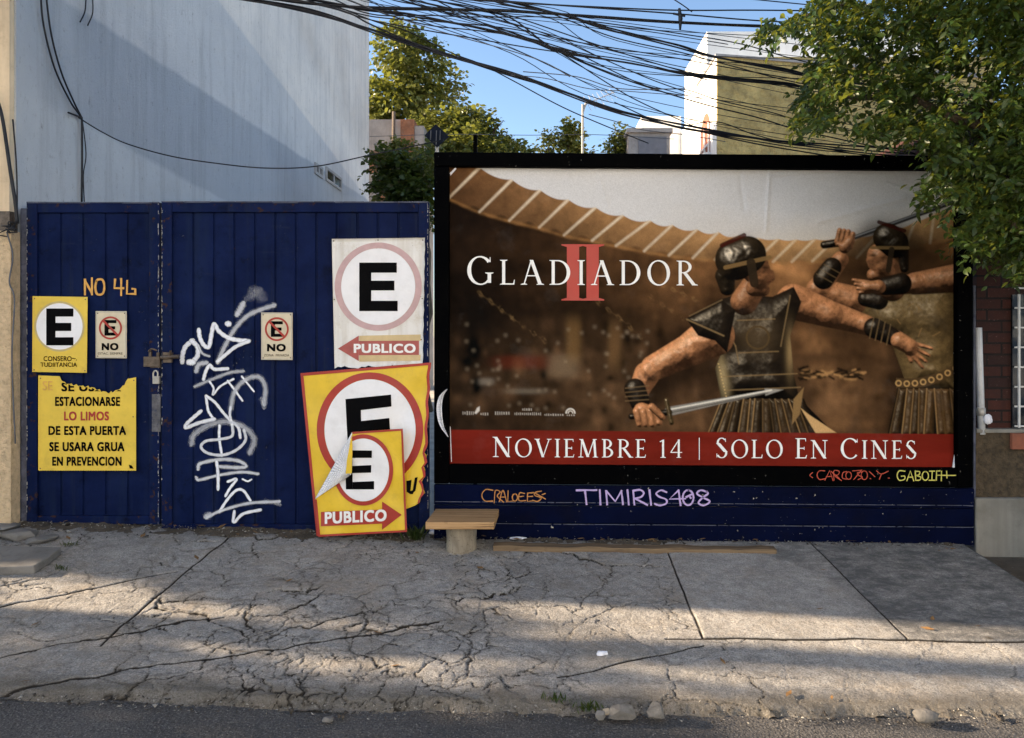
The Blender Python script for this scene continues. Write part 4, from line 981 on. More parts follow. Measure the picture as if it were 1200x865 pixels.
over(sm_(np.abs(cy_-(446+.16*(cx_-1048)-.0055*(cx_-1048)**2+(cx_-1048)*.0))-6, .8)*(cx_ > 1050), C(78, 60, 38))
for k in range(8):
    x = 1053+k*9.6; yy = 446+.16*(x-1048)-.0055*(x-1048)**2
    over(sm_(np.abs(np.hypot(cx_-x, cy_-yy)-3.0)-.8, .6), C(176, 142, 92))
over(polymask([(1052, 452), (1124, 452), (1124, 508), (1040, 508)]), C(16, 11, 7)); pleats(1054, 1130, 453, 508, .34, 9, C(84, 62, 36), 131)
volume([(1000, 350, 17, 958, 337, 13), (958, 337, 13, 985, 302, 9.5)], SK, .92, seed=11)            # raised arm
volume([(965, 325, 12.4, 975, 311, 11.4)], LE*.6, .9, seed=12, spec=.2)
for k in range(3): strap((957+k*4.5, 319-k*5.5), (975+k*4.5, 329-k*5.5), .7, C(120, 98, 66), .5)
volume([(1014, 348, 9, 1030, 350, 11)], LE*.7, .9, seed=13)                                    # shoulder guard
over(sm_(seg_d(1002, 276, 1112, 236)[0]-2.6, .7), C(52, 50, 48)); over(.7*sm_(seg_d(1002, 275, 1112, 235)[0]-.8, .6), C(150, 150, 150))  # blade
volume([(966, 285, 4.6, 992, 281, 5)], LE*.5, .9, seed=14, spec=.4)
for k in range(4): volume([(984+k*5.2, 268+k*.8-(k == 3)*-2, 3.1, 981+k*5.4, 281, 3.2)], SK, .85, seed=15+k, k=1.5)
volume([(982, 284, 3, 997, 287, 3.2), (990, 288, 7, 996, 280, 6)], SK, .8, seed=20, k=2)
volume([(1046, 336, 15, 1040, 312, 14)], SK, .62, seed=21)                                     # neck, turned face
volume([(1031, 298, 15, 1033, 306, 13.5), (1019, 303, 4, 1021, 309, 3.6), (1024, 320, 8, 1040, 316, 9)], SK, .98, seed=22, k=3)
over(.75*np.exp(-(((cx_-1023)/5)**2+((cy_-297)/2.2)**2)), C(30, 18, 10)); over(.6*np.exp(-(((cx_-1024)/4.5)**2+((cy_-314)/1.6)**2)), C(50, 20, 12))
volume([(1040, 276, 17, 1048, 283, 17), (1058, 290, 7, 1060, 312, 5)], HL*.55, .9, seed=23, spec=.7, tex=.5)   # helmet with neck guard
strap((1021, 288), (1064, 288), 1.8, C(124, 100, 62), .9); strap((1045, 290), (1041, 314), 3.2, HL*.5, .95); strap((1030, 258), (1060, 268), 2.2, C(60, 22, 14), .9)
volume([(1124, 323, 17, 1072, 330, 13), (1072, 330, 12, 1030, 335, 9)], SK, .95, seed=24)             # arm across the chest
volume([(1056, 330, 12.6, 1038, 333, 10.8)], LE*.55, .9, seed=25, spec=.2)
volume([(1030, 334, 8, 1016, 334, 6.5)]+[(1018, 329+k*3.6, 2.6, 1000+k*2.4, 326+k*5.0, 1.9) for k in range(4)], SK, .95, seed=26, k=2)
# left-hand fighter: far arm first
hal = blur(polymask([(730, 470), (770, 415), (815, 360), (840, 290), (880, 275), (905, 320), (940, 335), (1040, 385), (1030, 400), (940, 385), (960, 508), (830, 508), (820, 420), (770, 500)]), 8); over(.5*hal, C(28, 18, 11))
volume([(930, 352, 21, 972, 366, 16), (972, 366, 16, 1016, 379, 11.5), (1016, 379, 11, 1052, 394, 8.5)], SK, 1.0, seed=31)
volume([(1024, 382, 12, 1046, 392, 10.2)], LE*.55, .95, seed=32, spec=.25)
for k in range(4): strap((1024+k*6.6, 370+k*2.6), (1019+k*6.6, 394+k*2.6), .7, C(128, 104, 70), .6)
volume([(1054, 397, 10, 1066, 404, 9.5)]+[(1066, 399+k*3.6, 3.2, 1092-k*3.6, 407+k*7.0-(k == 0)*1, 2.0) for k in range(4)]+[(1060, 404, 3.2, 1068, 421, 2.3)], SK, 1.05, seed=33, k=2)
# torso
TOR = [(806, 372), (842, 350), (862, 344), (905, 346), (930, 334), (939, 352), (926, 392), (930, 436), (938, 470), (846, 470), (838, 430), (846, 412), (822, 398)]; tor = polymask(TOR)
ck = np.clip(1.15-.010*np.abs(cx_-888), .25, 1.2)*(.45+1.0*fbm(cx_/9, cy_/9, 19, 4))
inflate(TOR, 30, LE*.50, .95, 19, .5, .26, bumps=((864, 390, 20, 14, 6), (910, 388, 20, 14, 6), (872, 424, 12, 8, 3), (906, 422, 12, 8, 3), (874, 446, 12, 8, 3), (908, 444, 12, 8, 3)))
over(.55*tor*np.exp(-((cx_-846-.14*(cy_-430))/6)**2)*np.exp(-((cy_-440)/26)**2), C(200, 178, 130))
over(.5*tor*np.exp(-((cx_-926)/5)**2)*np.exp(-((cy_-410)/26)**2), C(190, 160, 110))
over(.30*tor*np.exp(-(((cx_-888)/24)**2+((cy_-392)/20)**2)), C(130, 108, 76))
for (p0, p1) in (((836, 356), (862, 404)), ((862, 404), (866, 425)), ((926, 345), (915, 404)), ((846, 440), (934, 436)), ((850, 456), (938, 452)), ((864, 374), (908, 372)), ((866, 412), (912, 410))): strap(p0, p1, .8, C(136, 112, 76), .65)
for k in range(12): over(.8*sm_(np.hypot(cx_-(842+k*.9), cy_-(425+k*3.8))-.9, .5), C(200, 170, 115))
for k in range(12): over(.6*sm_(np.abs(np.hypot(cx_-888, (cy_-394)*1.0)-(13+k*0))-.7, .6), C(150, 122, 80)*.3)
skt = polymask([(846, 468), (938, 466), (980, 508), (832, 508)])
over(skt, C(14, 10, 7)); pleats(848, 940, 466, 509, .42, 12, C(66, 50, 31), 171)
over(polymask([(938, 476), (948, 484), (980, 505), (956, 506)]), C(196, 160, 110)); over(polymask([(930, 466), (942, 452), (937, 484), (928, 496)]), C(150, 120, 78)*.8)
for k in range(40):                                                                # torn cloth flying behind
    x = 936+rr.uniform(0, 70); y = 437+rr.normal(0, 5)*(1-(x-936)/110); over(.85*np.exp(-(seg_d(x, y, x+rr.uniform(4, 12), y+rr.uniform(-4, 4))[0]/rr.uniform(1, 2.6))**2), C(26, 18, 11) if rr.random() < .75 else C(170, 130, 84))
volume([(872, 352, 16, 882, 336, 15)], SK, .62, seed=41)                                  # neck
volume([(884, 312, 18, 890, 322, 15), (903, 318, 4, 905, 324, 3.4), (894, 338, 8, 884, 336, 10)], SK, .72, seed=42, k=3)
volume([(862, 303, 24, 876, 297, 22), (850, 322, 12, 852, 336, 9)], HL*.5, .95, seed=43, spec=.75, tex=.6)   # helmet
strap((850, 312), (902, 300), 2.4, C(128, 102, 64), .9); strap((880, 306), (884, 330), 5.2, HL*.42, .95); strap((846, 286), (872, 274), 2.6, C(66, 24, 15), .9)
over(.75*np.exp(-(((cx_-897)/4.5)**2+((cy_-312)/2.0)**2)), C(30, 17, 10)); over(.55*np.exp(-(((cx_-892)/10)**2+((cy_-337)/6)**2))*(.5+fbm(cx_/1.6, cy_/1.6, 93, 2)), C(34, 21, 13)); over(.6*np.exp(-(((cx_-902)/3.5)**2+((cy_-328.5)/1.1)**2)), C(60, 26, 18))
# near arm, fist and sword
volume([(836, 392, 25, 806, 410, 19), (806, 410, 19, 766, 430, 15), (758, 438, 15, 746, 462, 11), (746, 462, 11, 752, 478, 9)], SK, 1.05, seed=44, k=6, tex=.5)
over(.5*np.exp(-(seg_d(812, 388, 772, 420)[0]/3)**2), C(226, 176, 130)); over(.45*np.exp(-(seg_d(826, 412, 780, 436)[0]/3.5)**2), C(50, 28, 16))
inflate([(804, 372), (846, 350), (862, 362), (852, 412), (838, 398), (818, 392)], 14, LE*.42, 1.0, 61, .5, .3); strap((805, 373), (848, 392), 1, C(140, 116, 80), .7); strap((808, 369), (846, 350), .8, C(120, 100, 70), .7)
volume([(744, 455, 12.6, 750, 470, 11.6)], LE*.5, .9, seed=45, spec=.25)
for k in range(4): strap((733, 454+k*5), (760, 451+k*5.4), .7, C(118, 96, 66), .6)
over(sm_(seg_d(784, 481, 900, 457)[0]-(5.2-.032*np.clip(cx_-790, 0, 200)), .7)*(cx_ < 914), C(132, 128, 120)*(.7+.5*fbm(cx_/14, cy_/3, 71, 3))[..., None])
over(polymask([(896, 453.5), (918, 454.8), (897, 462)]), C(150, 146, 138)); over(.85*sm_(seg_d(786, 478.5, 904, 455.5)[0]-.9, .6), C(226, 220, 206)); strap((788, 482), (900, 459), .6, C(70, 64, 56), .7)
volume([(740, 487, 3.6, 784, 482, 3.8)], LE*.5, .9, seed=46); volume([(781, 468, 2.6, 787, 494, 2.8)], BZ*.8, 1., seed=47, spec=.6)
volume([(752, 480, 9, 764, 484, 9)], SK, .95, seed=48); 
for k in range(4): volume([(746+k*8, 481+(k % 2), 4.3, 750+k*7.4, 496-(k == 3)*2, 3.9)], SK, 1.05, seed=49+k, k=1.2)
volume([(764, 476, 4.4, 776, 488, 3.6)], SK, 1.0, seed=55, k=1.5)
# film grain, dark edges of the print's own tonality, red caption band
img = np.clip(img, 0.0008, 1)**1.06*(.90+.20*rr.random((NY, NX)))[..., None]
gr_ = .299*img[..., 0]+.587*img[..., 1]+.114*img[..., 2]
band = 503.5+.0045*(cx_-527)
bn = fbm(cx_/60, cy_/9, 91, 4)
over(sm_(band-cy_, .6), C(112, 32, 22)*(.72+.5*bn)[..., None])
# faces in the shade of the helmets
over(.0*cx_, C(0, 0, 0))
# small row of faint credits marks
def mark(x0, x1, y, h, a=.8):
    x = x0
    while x < x1:
        w = rr.uniform(.9, 2.2); over(a*sm_(np.maximum(np.abs(cx_-x-w/2)-w*.32, np.abs(cy_-y)-h*rr.uniform(.6, 1)), .5), C(196, 188, 176)); x += w+.9
for x0, x1, y, h in ((542, 555, 484, 2.2), (563, 571, 485, 1.6), (580, 597, 484, 1.9), (603, 633, 484.6, 1.6), (612, 617, 479.5, 1.4), (619, 624, 479.5, 1.4), (638, 660, 485.6, 1.1), (664, 674, 486, 1.0)): mark(x0, x1, y, h)
over(.9*polymask([(556, 484), (559, 478), (562, 476), (562, 481), (558, 485)]), C(215, 208, 196))
over(.9*sm_(np.abs(np.hypot(cx_-668.5, cy_-483.5)-5)-.9, .5)*(cy_ < 484), C(215, 208, 196)); over(.9*sm_(np.abs(np.hypot(cx_-668.5, cy_-483.5)-2.6)-.6, .5)*(cy_ < 484), C(215, 208, 196))
# creases in the paper
def cre(px, py):
    px = np.asarray(px, float); py = np.asarray(py, float)
    d = .0060*(fbm(px/60, py/45, 101, 3)-.5)*2+.0022*(fbm(px/14, py/12, 102, 3)-.5)*2
    for (a, b_, c, e, s, h) in ((902, 196, 898, 270, 2.2, .007), (866, 196, 872, 245, 3, -.006), (905, 205, 980, 198, 2.5, .007), (960, 260, 1060, 232, 3, .006), (1040, 215, 1075, 226, 2.2, .006), (700, 200, 712, 240, 3, .005), (560, 240, 700, 470, 4, .003), (760, 300, 800, 500, 3, .003), (620, 505, 660, 546, 3, .004), (980, 505, 1010, 546, 3, .004)):
        dx, dy = c-a, e-b_; t = np.clip(((px-a)*dx+(py-b_)*dy)/(dx*dx+dy*dy), 0, 1); q = np.hypot(px-a-t*dx, py-b_-t*dy); d = d+h*np.exp(-(q/s)**2)
    return d
wy_ = cy_+(cx_-510)*.0045
D_ = PY_-cre(cx_, wy_)-CAMY
V = np.stack([(cx_-CX)/F*D_, D_+CAMY, EYE+(HY-wy_)/F*D_], -1).reshape(-1, 3)
i_ = np.arange((NY-1)*(NX-1)); a_ = (i_//(NX-1))*NX+i_ % (NX-1)
t = NT('printed_paper'); at = t.new('ShaderNodeAttribute', attribute_name='Col')
pc = t.mix(t.ramp(t.noise(3, 6, .65), [(.56, 0.), (.8, .05)]), at.outputs['Color'], (.42, .40, .37))
M['poster'] = t.fin(pc, .55, t.bump(t.noise(30, 4, .6), .25, .004), 0, .03)
col = np.concatenate([img, np.ones((NY, NX, 1))], -1).reshape(-1, 4)
poster = mesh_np('poster_sheet', V, np.stack([a_, a_+NX, a_+NX+1, a_+1], -1), M['poster'], bb, col, True)

# --- serif capitals, cut as strokes with serifs
TK, TN = .125, .052
def arcpts(cx, cy, rx, ry, a0, a1, n=22): return [(cx+rx*math.cos(math.radians(a0+(a1-a0)*k/n)), cy+ry*math.sin(math.radians(a0+(a1-a0)*k/n))) for k in range(n+1)]
def glyph(ch):
    P_ = []
    def quad(a, b, c, d): P_.append([a, b, c, d])
    def line(x0, y0, x1, y1, w):
        L = math.hypot(x1-x0, y1-y0); 
        if abs(y1-y0) > .3: dx = w/2*L/abs(y1-y0); quad((x0-dx, y0), (x0+dx, y0), (x1+dx, y1), (x1-dx, y1))
        else: nx_, ny_ = -(y1-y0)/L*w/2, (x1-x0)/L*w/2; quad((x0-nx_, y0-ny_), (x1-nx_, y1-ny_), (x1+nx_, y1+ny_), (x0+nx_, y0+ny_))
    def serif(x, y, w=.15, up=1):      # foot serif, up=1 at the bottom
        P_.append([(x-w, y), (x+w, y), (x+w, y+.022*up), (x+w*.45, y+.05*up), (x-w*.45, y+.05*up), (x-w, y+.022*up)])
    def stem(x, w=TK): quad((x-w/2, 0), (x+w/2, 0), (x+w/2, 1), (x-w/2, 1)); serif(x, 0); serif(x, 1, up=-1)
    def arc(cx, cy, rx, ry, a0, a1, thick=TK, thin=TN, tilt=0):
        n = 26
        for k in range(n):
            q = []
            for a in (a0+(a1-a0)*k/n, a0+(a1-a0)*(k+1)/n):
                w = thin+(thick-thin)*abs(math.cos(math.radians(a-tilt)))**1.5; r = math.radians(a)
                q.append(((cx+rx*math.cos(r), cy+ry*math.sin(r)), (cx+(rx-w)*math.cos(r), cy+(ry-w*.92)*math.sin(r))))
            quad(q[0][0], q[1][0], q[1][1], q[0][1])
    def tick(x, y, h): P_.append([(x-.02, y), (x+.02, y), (x+.035, y+h), (x-.035 if h > 0 else x-.02, y+h)])
    if ch == 'I': stem(.17); w = .34
    elif ch == 'L': stem(.17); quad((.17, 0), (.58, 0), (.58, .05), (.17, .05)); quad((.54, 0), (.60, 0), (.62, .2), (.59, .2)); w = .64
    elif ch == 'E':
        stem(.17)
        for y, x in ((0, .54), (.475, .46), (.95, .52)): quad((.17, y), (x, y), (x, y+.05), (.17, y+.05))
        quad((.51, 0), (.56, 0), (.59, .17), (.56, .17)); quad((.49, 1), (.54, 1), (.55, .84), (.525, .84)); quad((.44, .42), (.47, .42), (.47, .58), (.44, .58)); w = .62
    elif ch == 'N': line(.17, 0, .17, 1, TN); line(.15, 1, .80, 0, TK*1.15); line(.80, 0, .80, 1, TN); serif(.17, 0); serif(.80, 1, up=-1); serif(.13, 1, .12, -1); w = .97
    elif ch == 'M':
        line(.17, 0, .22, 1, TN); line(.22, 1, .56, .02, TK*1.1); line(.56, .02, .90, 1, TN); line(.97, 0, .90, 1, TK); serif(.17, 0); serif(.97, 0); serif(.19, 1, .11, -1); serif(.93, 1, .11, -1); w = 1.14
    elif ch == 'V': line(.12, 1, .44, 0, TK*1.1); line(.78, 1, .44, 0, TN); serif(.12, 1, up=-1); serif(.78, 1, .13, -1); w = .9
    elif ch == 'A': line(.12, 0, .42, 1, TN); line(.78, 0, .42, 1, TK*1.1); quad((.22, .34), (.66, .34), (.66, .385), (.22, .385)); serif(.12, 0, .13); serif(.78, 0); w = .9
    elif ch == 'O': arc(.47, .5, .46, .52, 0, 360, TK*1.1, TN, 12); w = .94
    elif ch == 'D': stem(.17); arc(.36, .5, .50, .5, -90, 90, TK*1.15); quad((.17, 0), (.37, 0), (.37, .047), (.17, .047)); quad((.17, .953), (.37, .953), (.37, 1), (.17, 1)); w = .9
    elif ch == 'C': arc(.50, .5, .47, .52, 42, 318, TK*1.15, TN, 8); quad((.82, .80), (.87, .80), (.86, .98), (.84, .98)); w = .92
    elif ch == 'G': arc(.50, .5, .47, .52, 42, 312, TK*1.15, TN, 8); quad((.82, .80), (.87, .80), (.86, .98), (.84, .98)); quad((.76, .06), (.76+TK, .06), (.76+TK, .43), (.76, .43)); serif(.82, .43, .15, -1); w = .98
    elif ch == 'R': stem(.17); arc(.30, .745, .33, .255, -90, 90, TK, TN); quad((.17, .953), (.31, .953), (.31, 1), (.17, 1)); quad((.17, .49), (.31, .49), (.31, .535), (.17, .535)); line(.74, 0, .36, .5, TK*1.05); serif(.76, 0, .12); w = .82
    elif ch == 'B': stem(.17); arc(.28, .755, .29, .245, -90, 90, TK, TN); arc(.28, .265, .36, .265, -90, 90, TK*1.05, TN); [quad((.17, y), (.29, y), (.29, y+.046), (.17, y+.046)) for y in (0, .49, .954)]; w = .70
    elif ch == 'S': arc(.30, .755, .245, .255, 40, 200, TK*.8, TN); arc(.30, .255, .275, .265, -150, 20, TK*.85, TN); line(.115, .74, .50, .30, TK*1.2); quad((.47, .80), (.51, .80), (.50, .97), (.48, .97)); quad((.04, .22), (.08, .22), (.07, .02), (.05, .02)); w = .62
    elif ch == '1': quad((.20, 0), (.31, 0), (.31, 1), (.20, .96)); serif(.255, 0); line(.08, .86, .26, .97, TN); w = .46
    elif ch == '4': quad((.44, 0), (.55, 0), (.55, 1), (.44, 1)); line(.06, .30, .50, .98, TN); quad((.04, .27), (.68, .27), (.68, .32), (.04, .32)); serif(.495, 0, .13); w = .72
    elif ch == '|': quad((.22, -.1), (.26, -.1), (.26, 1.1), (.22, 1.1)); w = .48
    else: w = .34
    return P_, w
pp = Print(PY_, cre)
def serif_text(b, s, x0, x1, ybase, h, lift, big=(), slope=0.0, bigf=1.13):
    gl_ = []; tot = 0
    for i, ch in enumerate(s):
        P_, w = glyph(ch); f = bigf if i in big else 1.0; gl_.append((P_, w*f, f)); tot += w*f*h
    gap = (x1-x0-tot)/(len(s)-1); x = x0; k = 0
    for (P_, w, f) in gl_:
        for q in P_:
            pts = [(x+px*h*f, ybase+slope*(x-x0)-py*h*f) for px, py in q]
            b.face([pp.pt(u, v_+(u-510)*.0045, lift+.00016*(k % 40)) for u, v_ in pts]); k += 1
        x += w*h+gap
b = MB(); serif_text(b, 'GLADIADOR', 546.5, 816, 333.2, 29, .0075, big=(0,)); b.build('title_lettering', M['text'], poster)
b = MB()
for x in (671.5, 694.5):
    k = 0
    for q in ([(-7.2, 0), (7.2, 0), (7.2, 66), (-7.2, 66)], [(-13.5, 0), (13.5, 0), (13.5, 1.4), (8, 3), (-8, 3), (-13.5, 1.4)], [(-13.5, 66), (13.5, 66), (13.5, 64.6), (8, 63), (-8, 63), (-13.5, 64.6)]):
        b.face([pp.pt(x+px+(2.2 if x < 680 else -2.2)*.0, 351.5-py_+(x-510)*.0045, .004+.0003*k) for px, py_ in q]); k += 1
b.build('numeral_lettering', M['titlered'], poster)
b = MB(); serif_text(b, 'NOVIEMBRE 14 | SOLO EN CINES', 577, 1074.5, 535.3, 21.5, .0045, big=(0, 15, 20, 23), bigf=1.1); b.build('caption_lettering', M['text'], poster)
# peeling paper curls at the left edge and the frayed corners
b = MB(); c1 = [(523, 456), (514.5, 465), (511.5, 480), (515, 498), (524.5, 512)]; cc = catmull(c1, 6)
for k in range(len(cc)-1):
    w0, w1 = 4.2*math.sin(math.pi*k/(len(cc)-1))+.7, 4.2*math.sin(math.pi*(k+1)/(len(cc)-1))+.7
    b.face([pf(cc[k][0], cc[k][1], -.105), pf(cc[k][0]+w0, cc[k][1], -.082), pf(cc[k+1][0]+w1, cc[k+1][1], -.082), pf(cc[k+1][0], cc[k+1][1], -.105)])
    b.face([pf(cc[k][0]+w0, cc[k][1], -.082), pf(526.4, cc[k][1], -.014), pf(526.4, cc[k+1][1], -.014), pf(cc[k+1][0]+w1, cc[k+1][1], -.082)])
o = b.build('peeling_edge', M['paper'], poster, smooth=True); o.modifiers.new('thickness', 'SOLIDIFY').thickness = .002
b = MB(); b.face([pf(1116, 548, -.02), pf(1121, 513, -.02), pf(1122, 513, -.03), pf(1119, 548, -.03)]); b.face([pf(527, 203, -.02), pf(534, 196, -.03), pf(535, 198, -.03), pf(528, 206, -.02)]); b.face([pf(527.2, 500, -.02), pf(528.2, 500, -.022), pf(529.6, 541, -.022), pf(528.6, 542, -.02)])
o = b.build('peeling_corner', M['paper'], poster); o.modifiers.new('thickness', 'SOLIDIFY').thickness = .002

# --- tags written on the frame and the blue boards
def tags_(origin, s, strokes, w, Yp, name, m):
    prn = Print(Yp); z = zc(origin, s); painted(prn, bb, name, m, [dict(p=z(q['p']), c=q.get('c', True), w=q.get('w', w)) if isinstance(q, dict) else z(q) for q in strokes], w)
S_ = lambda *p: dict(p=list(p), c=False)
el = lambda cx, cy, rx, ry: [(cx+rx*math.sin(a), cy-ry*math.cos(a)) for a in np.linspace(0, 6.4, 13)]
tags_((560, 555.5), 4.286, [S_((495, 82), (597, 81)), S_((538, 82), (546, 153)), S_((612, 80), (616, 154)), S_((650, 155), (644, 84)), S_((646, 86), (690, 138), (722, 84)), S_((721, 86), (729, 153)), S_((752, 80), (758, 155)),
    S_((786, 155), (780, 84)), [(781, 84), (815, 80), (833, 95), (820, 115), (785, 124)], S_((790, 124), (852, 156)), S_((862, 80), (870, 156)), [(948, 92), (920, 82), (896, 98), (912, 115), (945, 128), (946, 148), (915, 158), (888, 150)],
    S_((1008, 82), (962, 126), (1042, 124)), S_((1008, 82), (1018, 158)), el(1056, 119, 27, 38), S_((1046, 116), (1072, 104)), S_((1060, 108), (1070, 122)), [(1150, 90), (1120, 82), (1100, 98), (1130, 118), (1165, 138), (1135, 158), (1108, 145), (1130, 118), (1155, 100), (1150, 88)]], 2.1, -.062, 'lilac_tag', M['lilac'])
tags_((560, 555.5), 4.286, [[(75, 82), (40, 78), (20, 105), (35, 135), (75, 136)], [(82, 145), (88, 85), (112, 90), (98, 112), (130, 142)], [(108, 138), (126, 82), (145, 140)], S_((112, 116), (140, 116)), S_((152, 84), (150, 138), (176, 136)), el(186, 118, 13, 18), [(235, 98), (210, 96), (206, 132), (240, 134)], S_((208, 114), (230, 112)), S_((250, 96), (248, 138), (280, 134)), S_((248, 114), (276, 112)), S_((250, 96), (282, 94)), [(320, 86), (290, 92), (286, 108), (318, 120), (300, 138), (276, 132)], S_((285, 95), (340, 126)), S_((322, 104), (338, 98))], 1.25, -.062, 'orange_tag', M['omark'])
tags_((930, 535), 5.4545, [[(122, 102), (104, 120), (122, 136)], [(200, 92), (165, 92), (150, 118), (165, 146), (205, 142)], S_((200, 152), (230, 90), (252, 154)), S_((208, 130), (246, 126)), [(258, 152), (258, 92), (292, 96), (282, 118), (260, 122), (306, 154)], [(240, 96), (292, 140)], [(340, 96), (316, 104), (312, 136), (338, 146)], el(352, 122, 18, 24), S_((376, 92), (436, 88)), S_((432, 90), (384, 148)), [(440, 98), (408, 104), (418, 122), (440, 132), (412, 148)], el(452, 120, 20, 28), S_((484, 96), (520, 130)), S_((488, 140), (494, 142)), [(530, 92), (560, 112), (606, 94)], S_((562, 112), (548, 146)), S_((604, 138), (612, 138))], .95, -.0735, 'red_tag', M['rmark'])
tags_((930, 535), 5.4545, [[(712, 94), (676, 92), (662, 122), (676, 152), (708, 146), (710, 126), (688, 126)], S_((724, 156), (746, 92), (768, 156)), S_((732, 132), (762, 132)), S_((778, 92), (780, 152)), [(778, 94), (806, 98), (800, 118), (780, 120), (812, 132), (806, 150), (780, 152)], el(842, 124, 20, 28), S_((868, 94), (902, 94)), S_((886, 94), (884, 152)), S_((866, 152), (904, 152)), S_((914, 92), (912, 152)), S_((914, 120), (1036, 121)), S_((914, 94), (936, 92)), S_((946, 94), (944, 156)), S_((978, 94), (980, 138))], 1.3, -.0735, 'yellow_tag', M['ymark'])
# ------------------------------------------------------------------ brick house on the right
def brick_mat():
    t = NT('dark_red_brick'); br = t.new('ShaderNodeTexBrick'); mp = t.new('ShaderNodeMapping')
    mp.inputs['Rotation'].default_value = (math.radians(90), 0, 0); t.l.new(t.tc.outputs['Object'], mp.inputs[0]); t.l.new(mp.outputs[0], br.inputs['Vector'])
    br.inputs['Color1'].default_value = (.075, .020, .012, 1); br.inputs['Color2'].default_value = (.028, .010, .008, 1); br.inputs['Mortar'].default_value = (.010, .007, .006, 1)
    br.inputs['Scale'].default_value = 1; br.inputs['Brick Width'].default_value = .24; br.inputs['Row Height'].default_value = .092; br.inputs['Mortar Size'].default_value = .009; br.inputs['Bias'].default_value = .1
    n = t.noise(14, 6, .7); col = t.mix(t.ramp(n, [(.4, 0.), (.7, .6)]), br.outputs['Color'], (.025, .012, .010))
    col = t.mix(t.ramp(t.noise(60, 3, .6), [(.66, 0.), (.72, .5)]), col, (.22, .13, .10))
    nm = t.bump(br.outputs['Fac'], 1, -.012); nm = t.bump(t.noise(40, 4), .5, .006, nm)
    return t.fin(col, .75, nm, 0, .3)
M['brick'] = brick_mat()
M['brownstucco'] = mat('rough_brown_render', (.085, .062, .036), .95, .45, 26, 1.0, 34, .03, dirt=.6, dirtc=(.03, .022, .014), chips=.3, chipc=(.3, .25, .16))
M['concrete'] = mat('smooth_concrete', (.23, .22, .19), .85, .18, 3, .4, 60, .006, dirt=.5, dirtc=(.13, .12, .10), streak=.5, streakc=(.15, .135, .11))
rt = thing('brick_house', 'dark red brick house with concrete plinth right of the billboard', 'house', (5, 0, 0))
def rb(name, px0, py0, py1, Yf, m, x1=9.0, depth=.3, bev=.0):
    a = pf(px0, py1, Yf); c = pf(px0, py0, Yf); b = MB(); b.box(a.x, x1, Yf, Yf+depth, a.z, c.z); return b.build(name, m, rt, bevel=bev)
rb('wall', 1144.5, 120, 504.5, .06, M['brick'], depth=4)
rb('render_base', 1143.8, 506, 583, -.02, M['brownstucco'])
rb('plinth', 1144, 584, 668, -.06, M['concrete'], bev=.012)
b = MB(); b.pbox(1144.6, 503, 1300, 507.5, -.03, .055); b.build('sill_course', M['concrete'], rt, bevel=.006)
b = MB(); b.pbox(1186.5, 508, 1215, 527, -.06, -.021); M['tile'] = mat('clay_tile', (.26, .09, .05), .8, .25, 14, .4); b.build('clay_block', M['tile'], rt, bevel=.006)
w = MB(); a = pf(1188, 503, .02); c = pf(1290, 345, .02)
w.box(a.x, c.x, .045, .058, a.z, c.z); wo = w.build('window', M['darkglass'], rt)
g = MB()
for k in range(7):
    x = a.x+.02+k*.115; g.box(x, x+.014, -.012, .002, a.z+.015, c.z)
for k in range(8):
    zz = a.z+.02+k*.16; g.box(a.x, c.x, .0025, .014, zz, zz+.013)
g.build('grille', M['grille'], wo)
pp_ = thing('downpipe', 'pale plastic pipe standing against the brick wall beside the billboard', 'pipe', pf(1150, 508, -.01))
b = MB(); b.tube([pf(1146.5, 384, .0), pf(1147.5, 420, .0), pf(1150.5, 509, -.005)], .027, 12); b.build('pipe', M['pipe'], pp_, smooth=True)
b = MB(); b.tube([pf(1149.6, 478, .0), pf(1149.9, 487, .0)], .033, 12); b.build('clamp', M['galv'], pp_, smooth=True)
def lump(name, m, c, r, seed, parent=None, sc=(1, 1, 1), amp=.35, sub=3):
    bm = bmesh.new(); bmesh.ops.create_icosphere(bm, subdivisions=sub, radius=1)
    rs = np.random.default_rng(seed); o3 = rs.uniform(0, 50, 3)
    V = np.array([v.co[:] for v in bm.verts]); q = V*1.3+o3
    n = fbm(q[:, 0]+q[:, 2]*.7, q[:, 1]+q[:, 2]*.5, seed, 3)-.5; n2 = vnoise(V[:, 0]*4+V[:, 2]*3+o3[0], V[:, 1]*4+o3[1], seed)-.5
    V = V*(1+amp*2*n+.12*n2)[:, None]*np.array(sc)*r
    b = MB(); b.add([tuple(p+np.array(c)) for p in V], [tuple(v.index for v in f.verts) for f in bm.faces]); bm.free()
    return b.build(name, m, parent, smooth=(amp < .3))
o = lump('paper_ball', M['paper'], pf(1157.5, 491.5, -.04), .035, 3, sc=(1, .7, 1.3)); tag(o, 'crumpled white scrap stuck on the sill beside the pale pipe', 'litter')

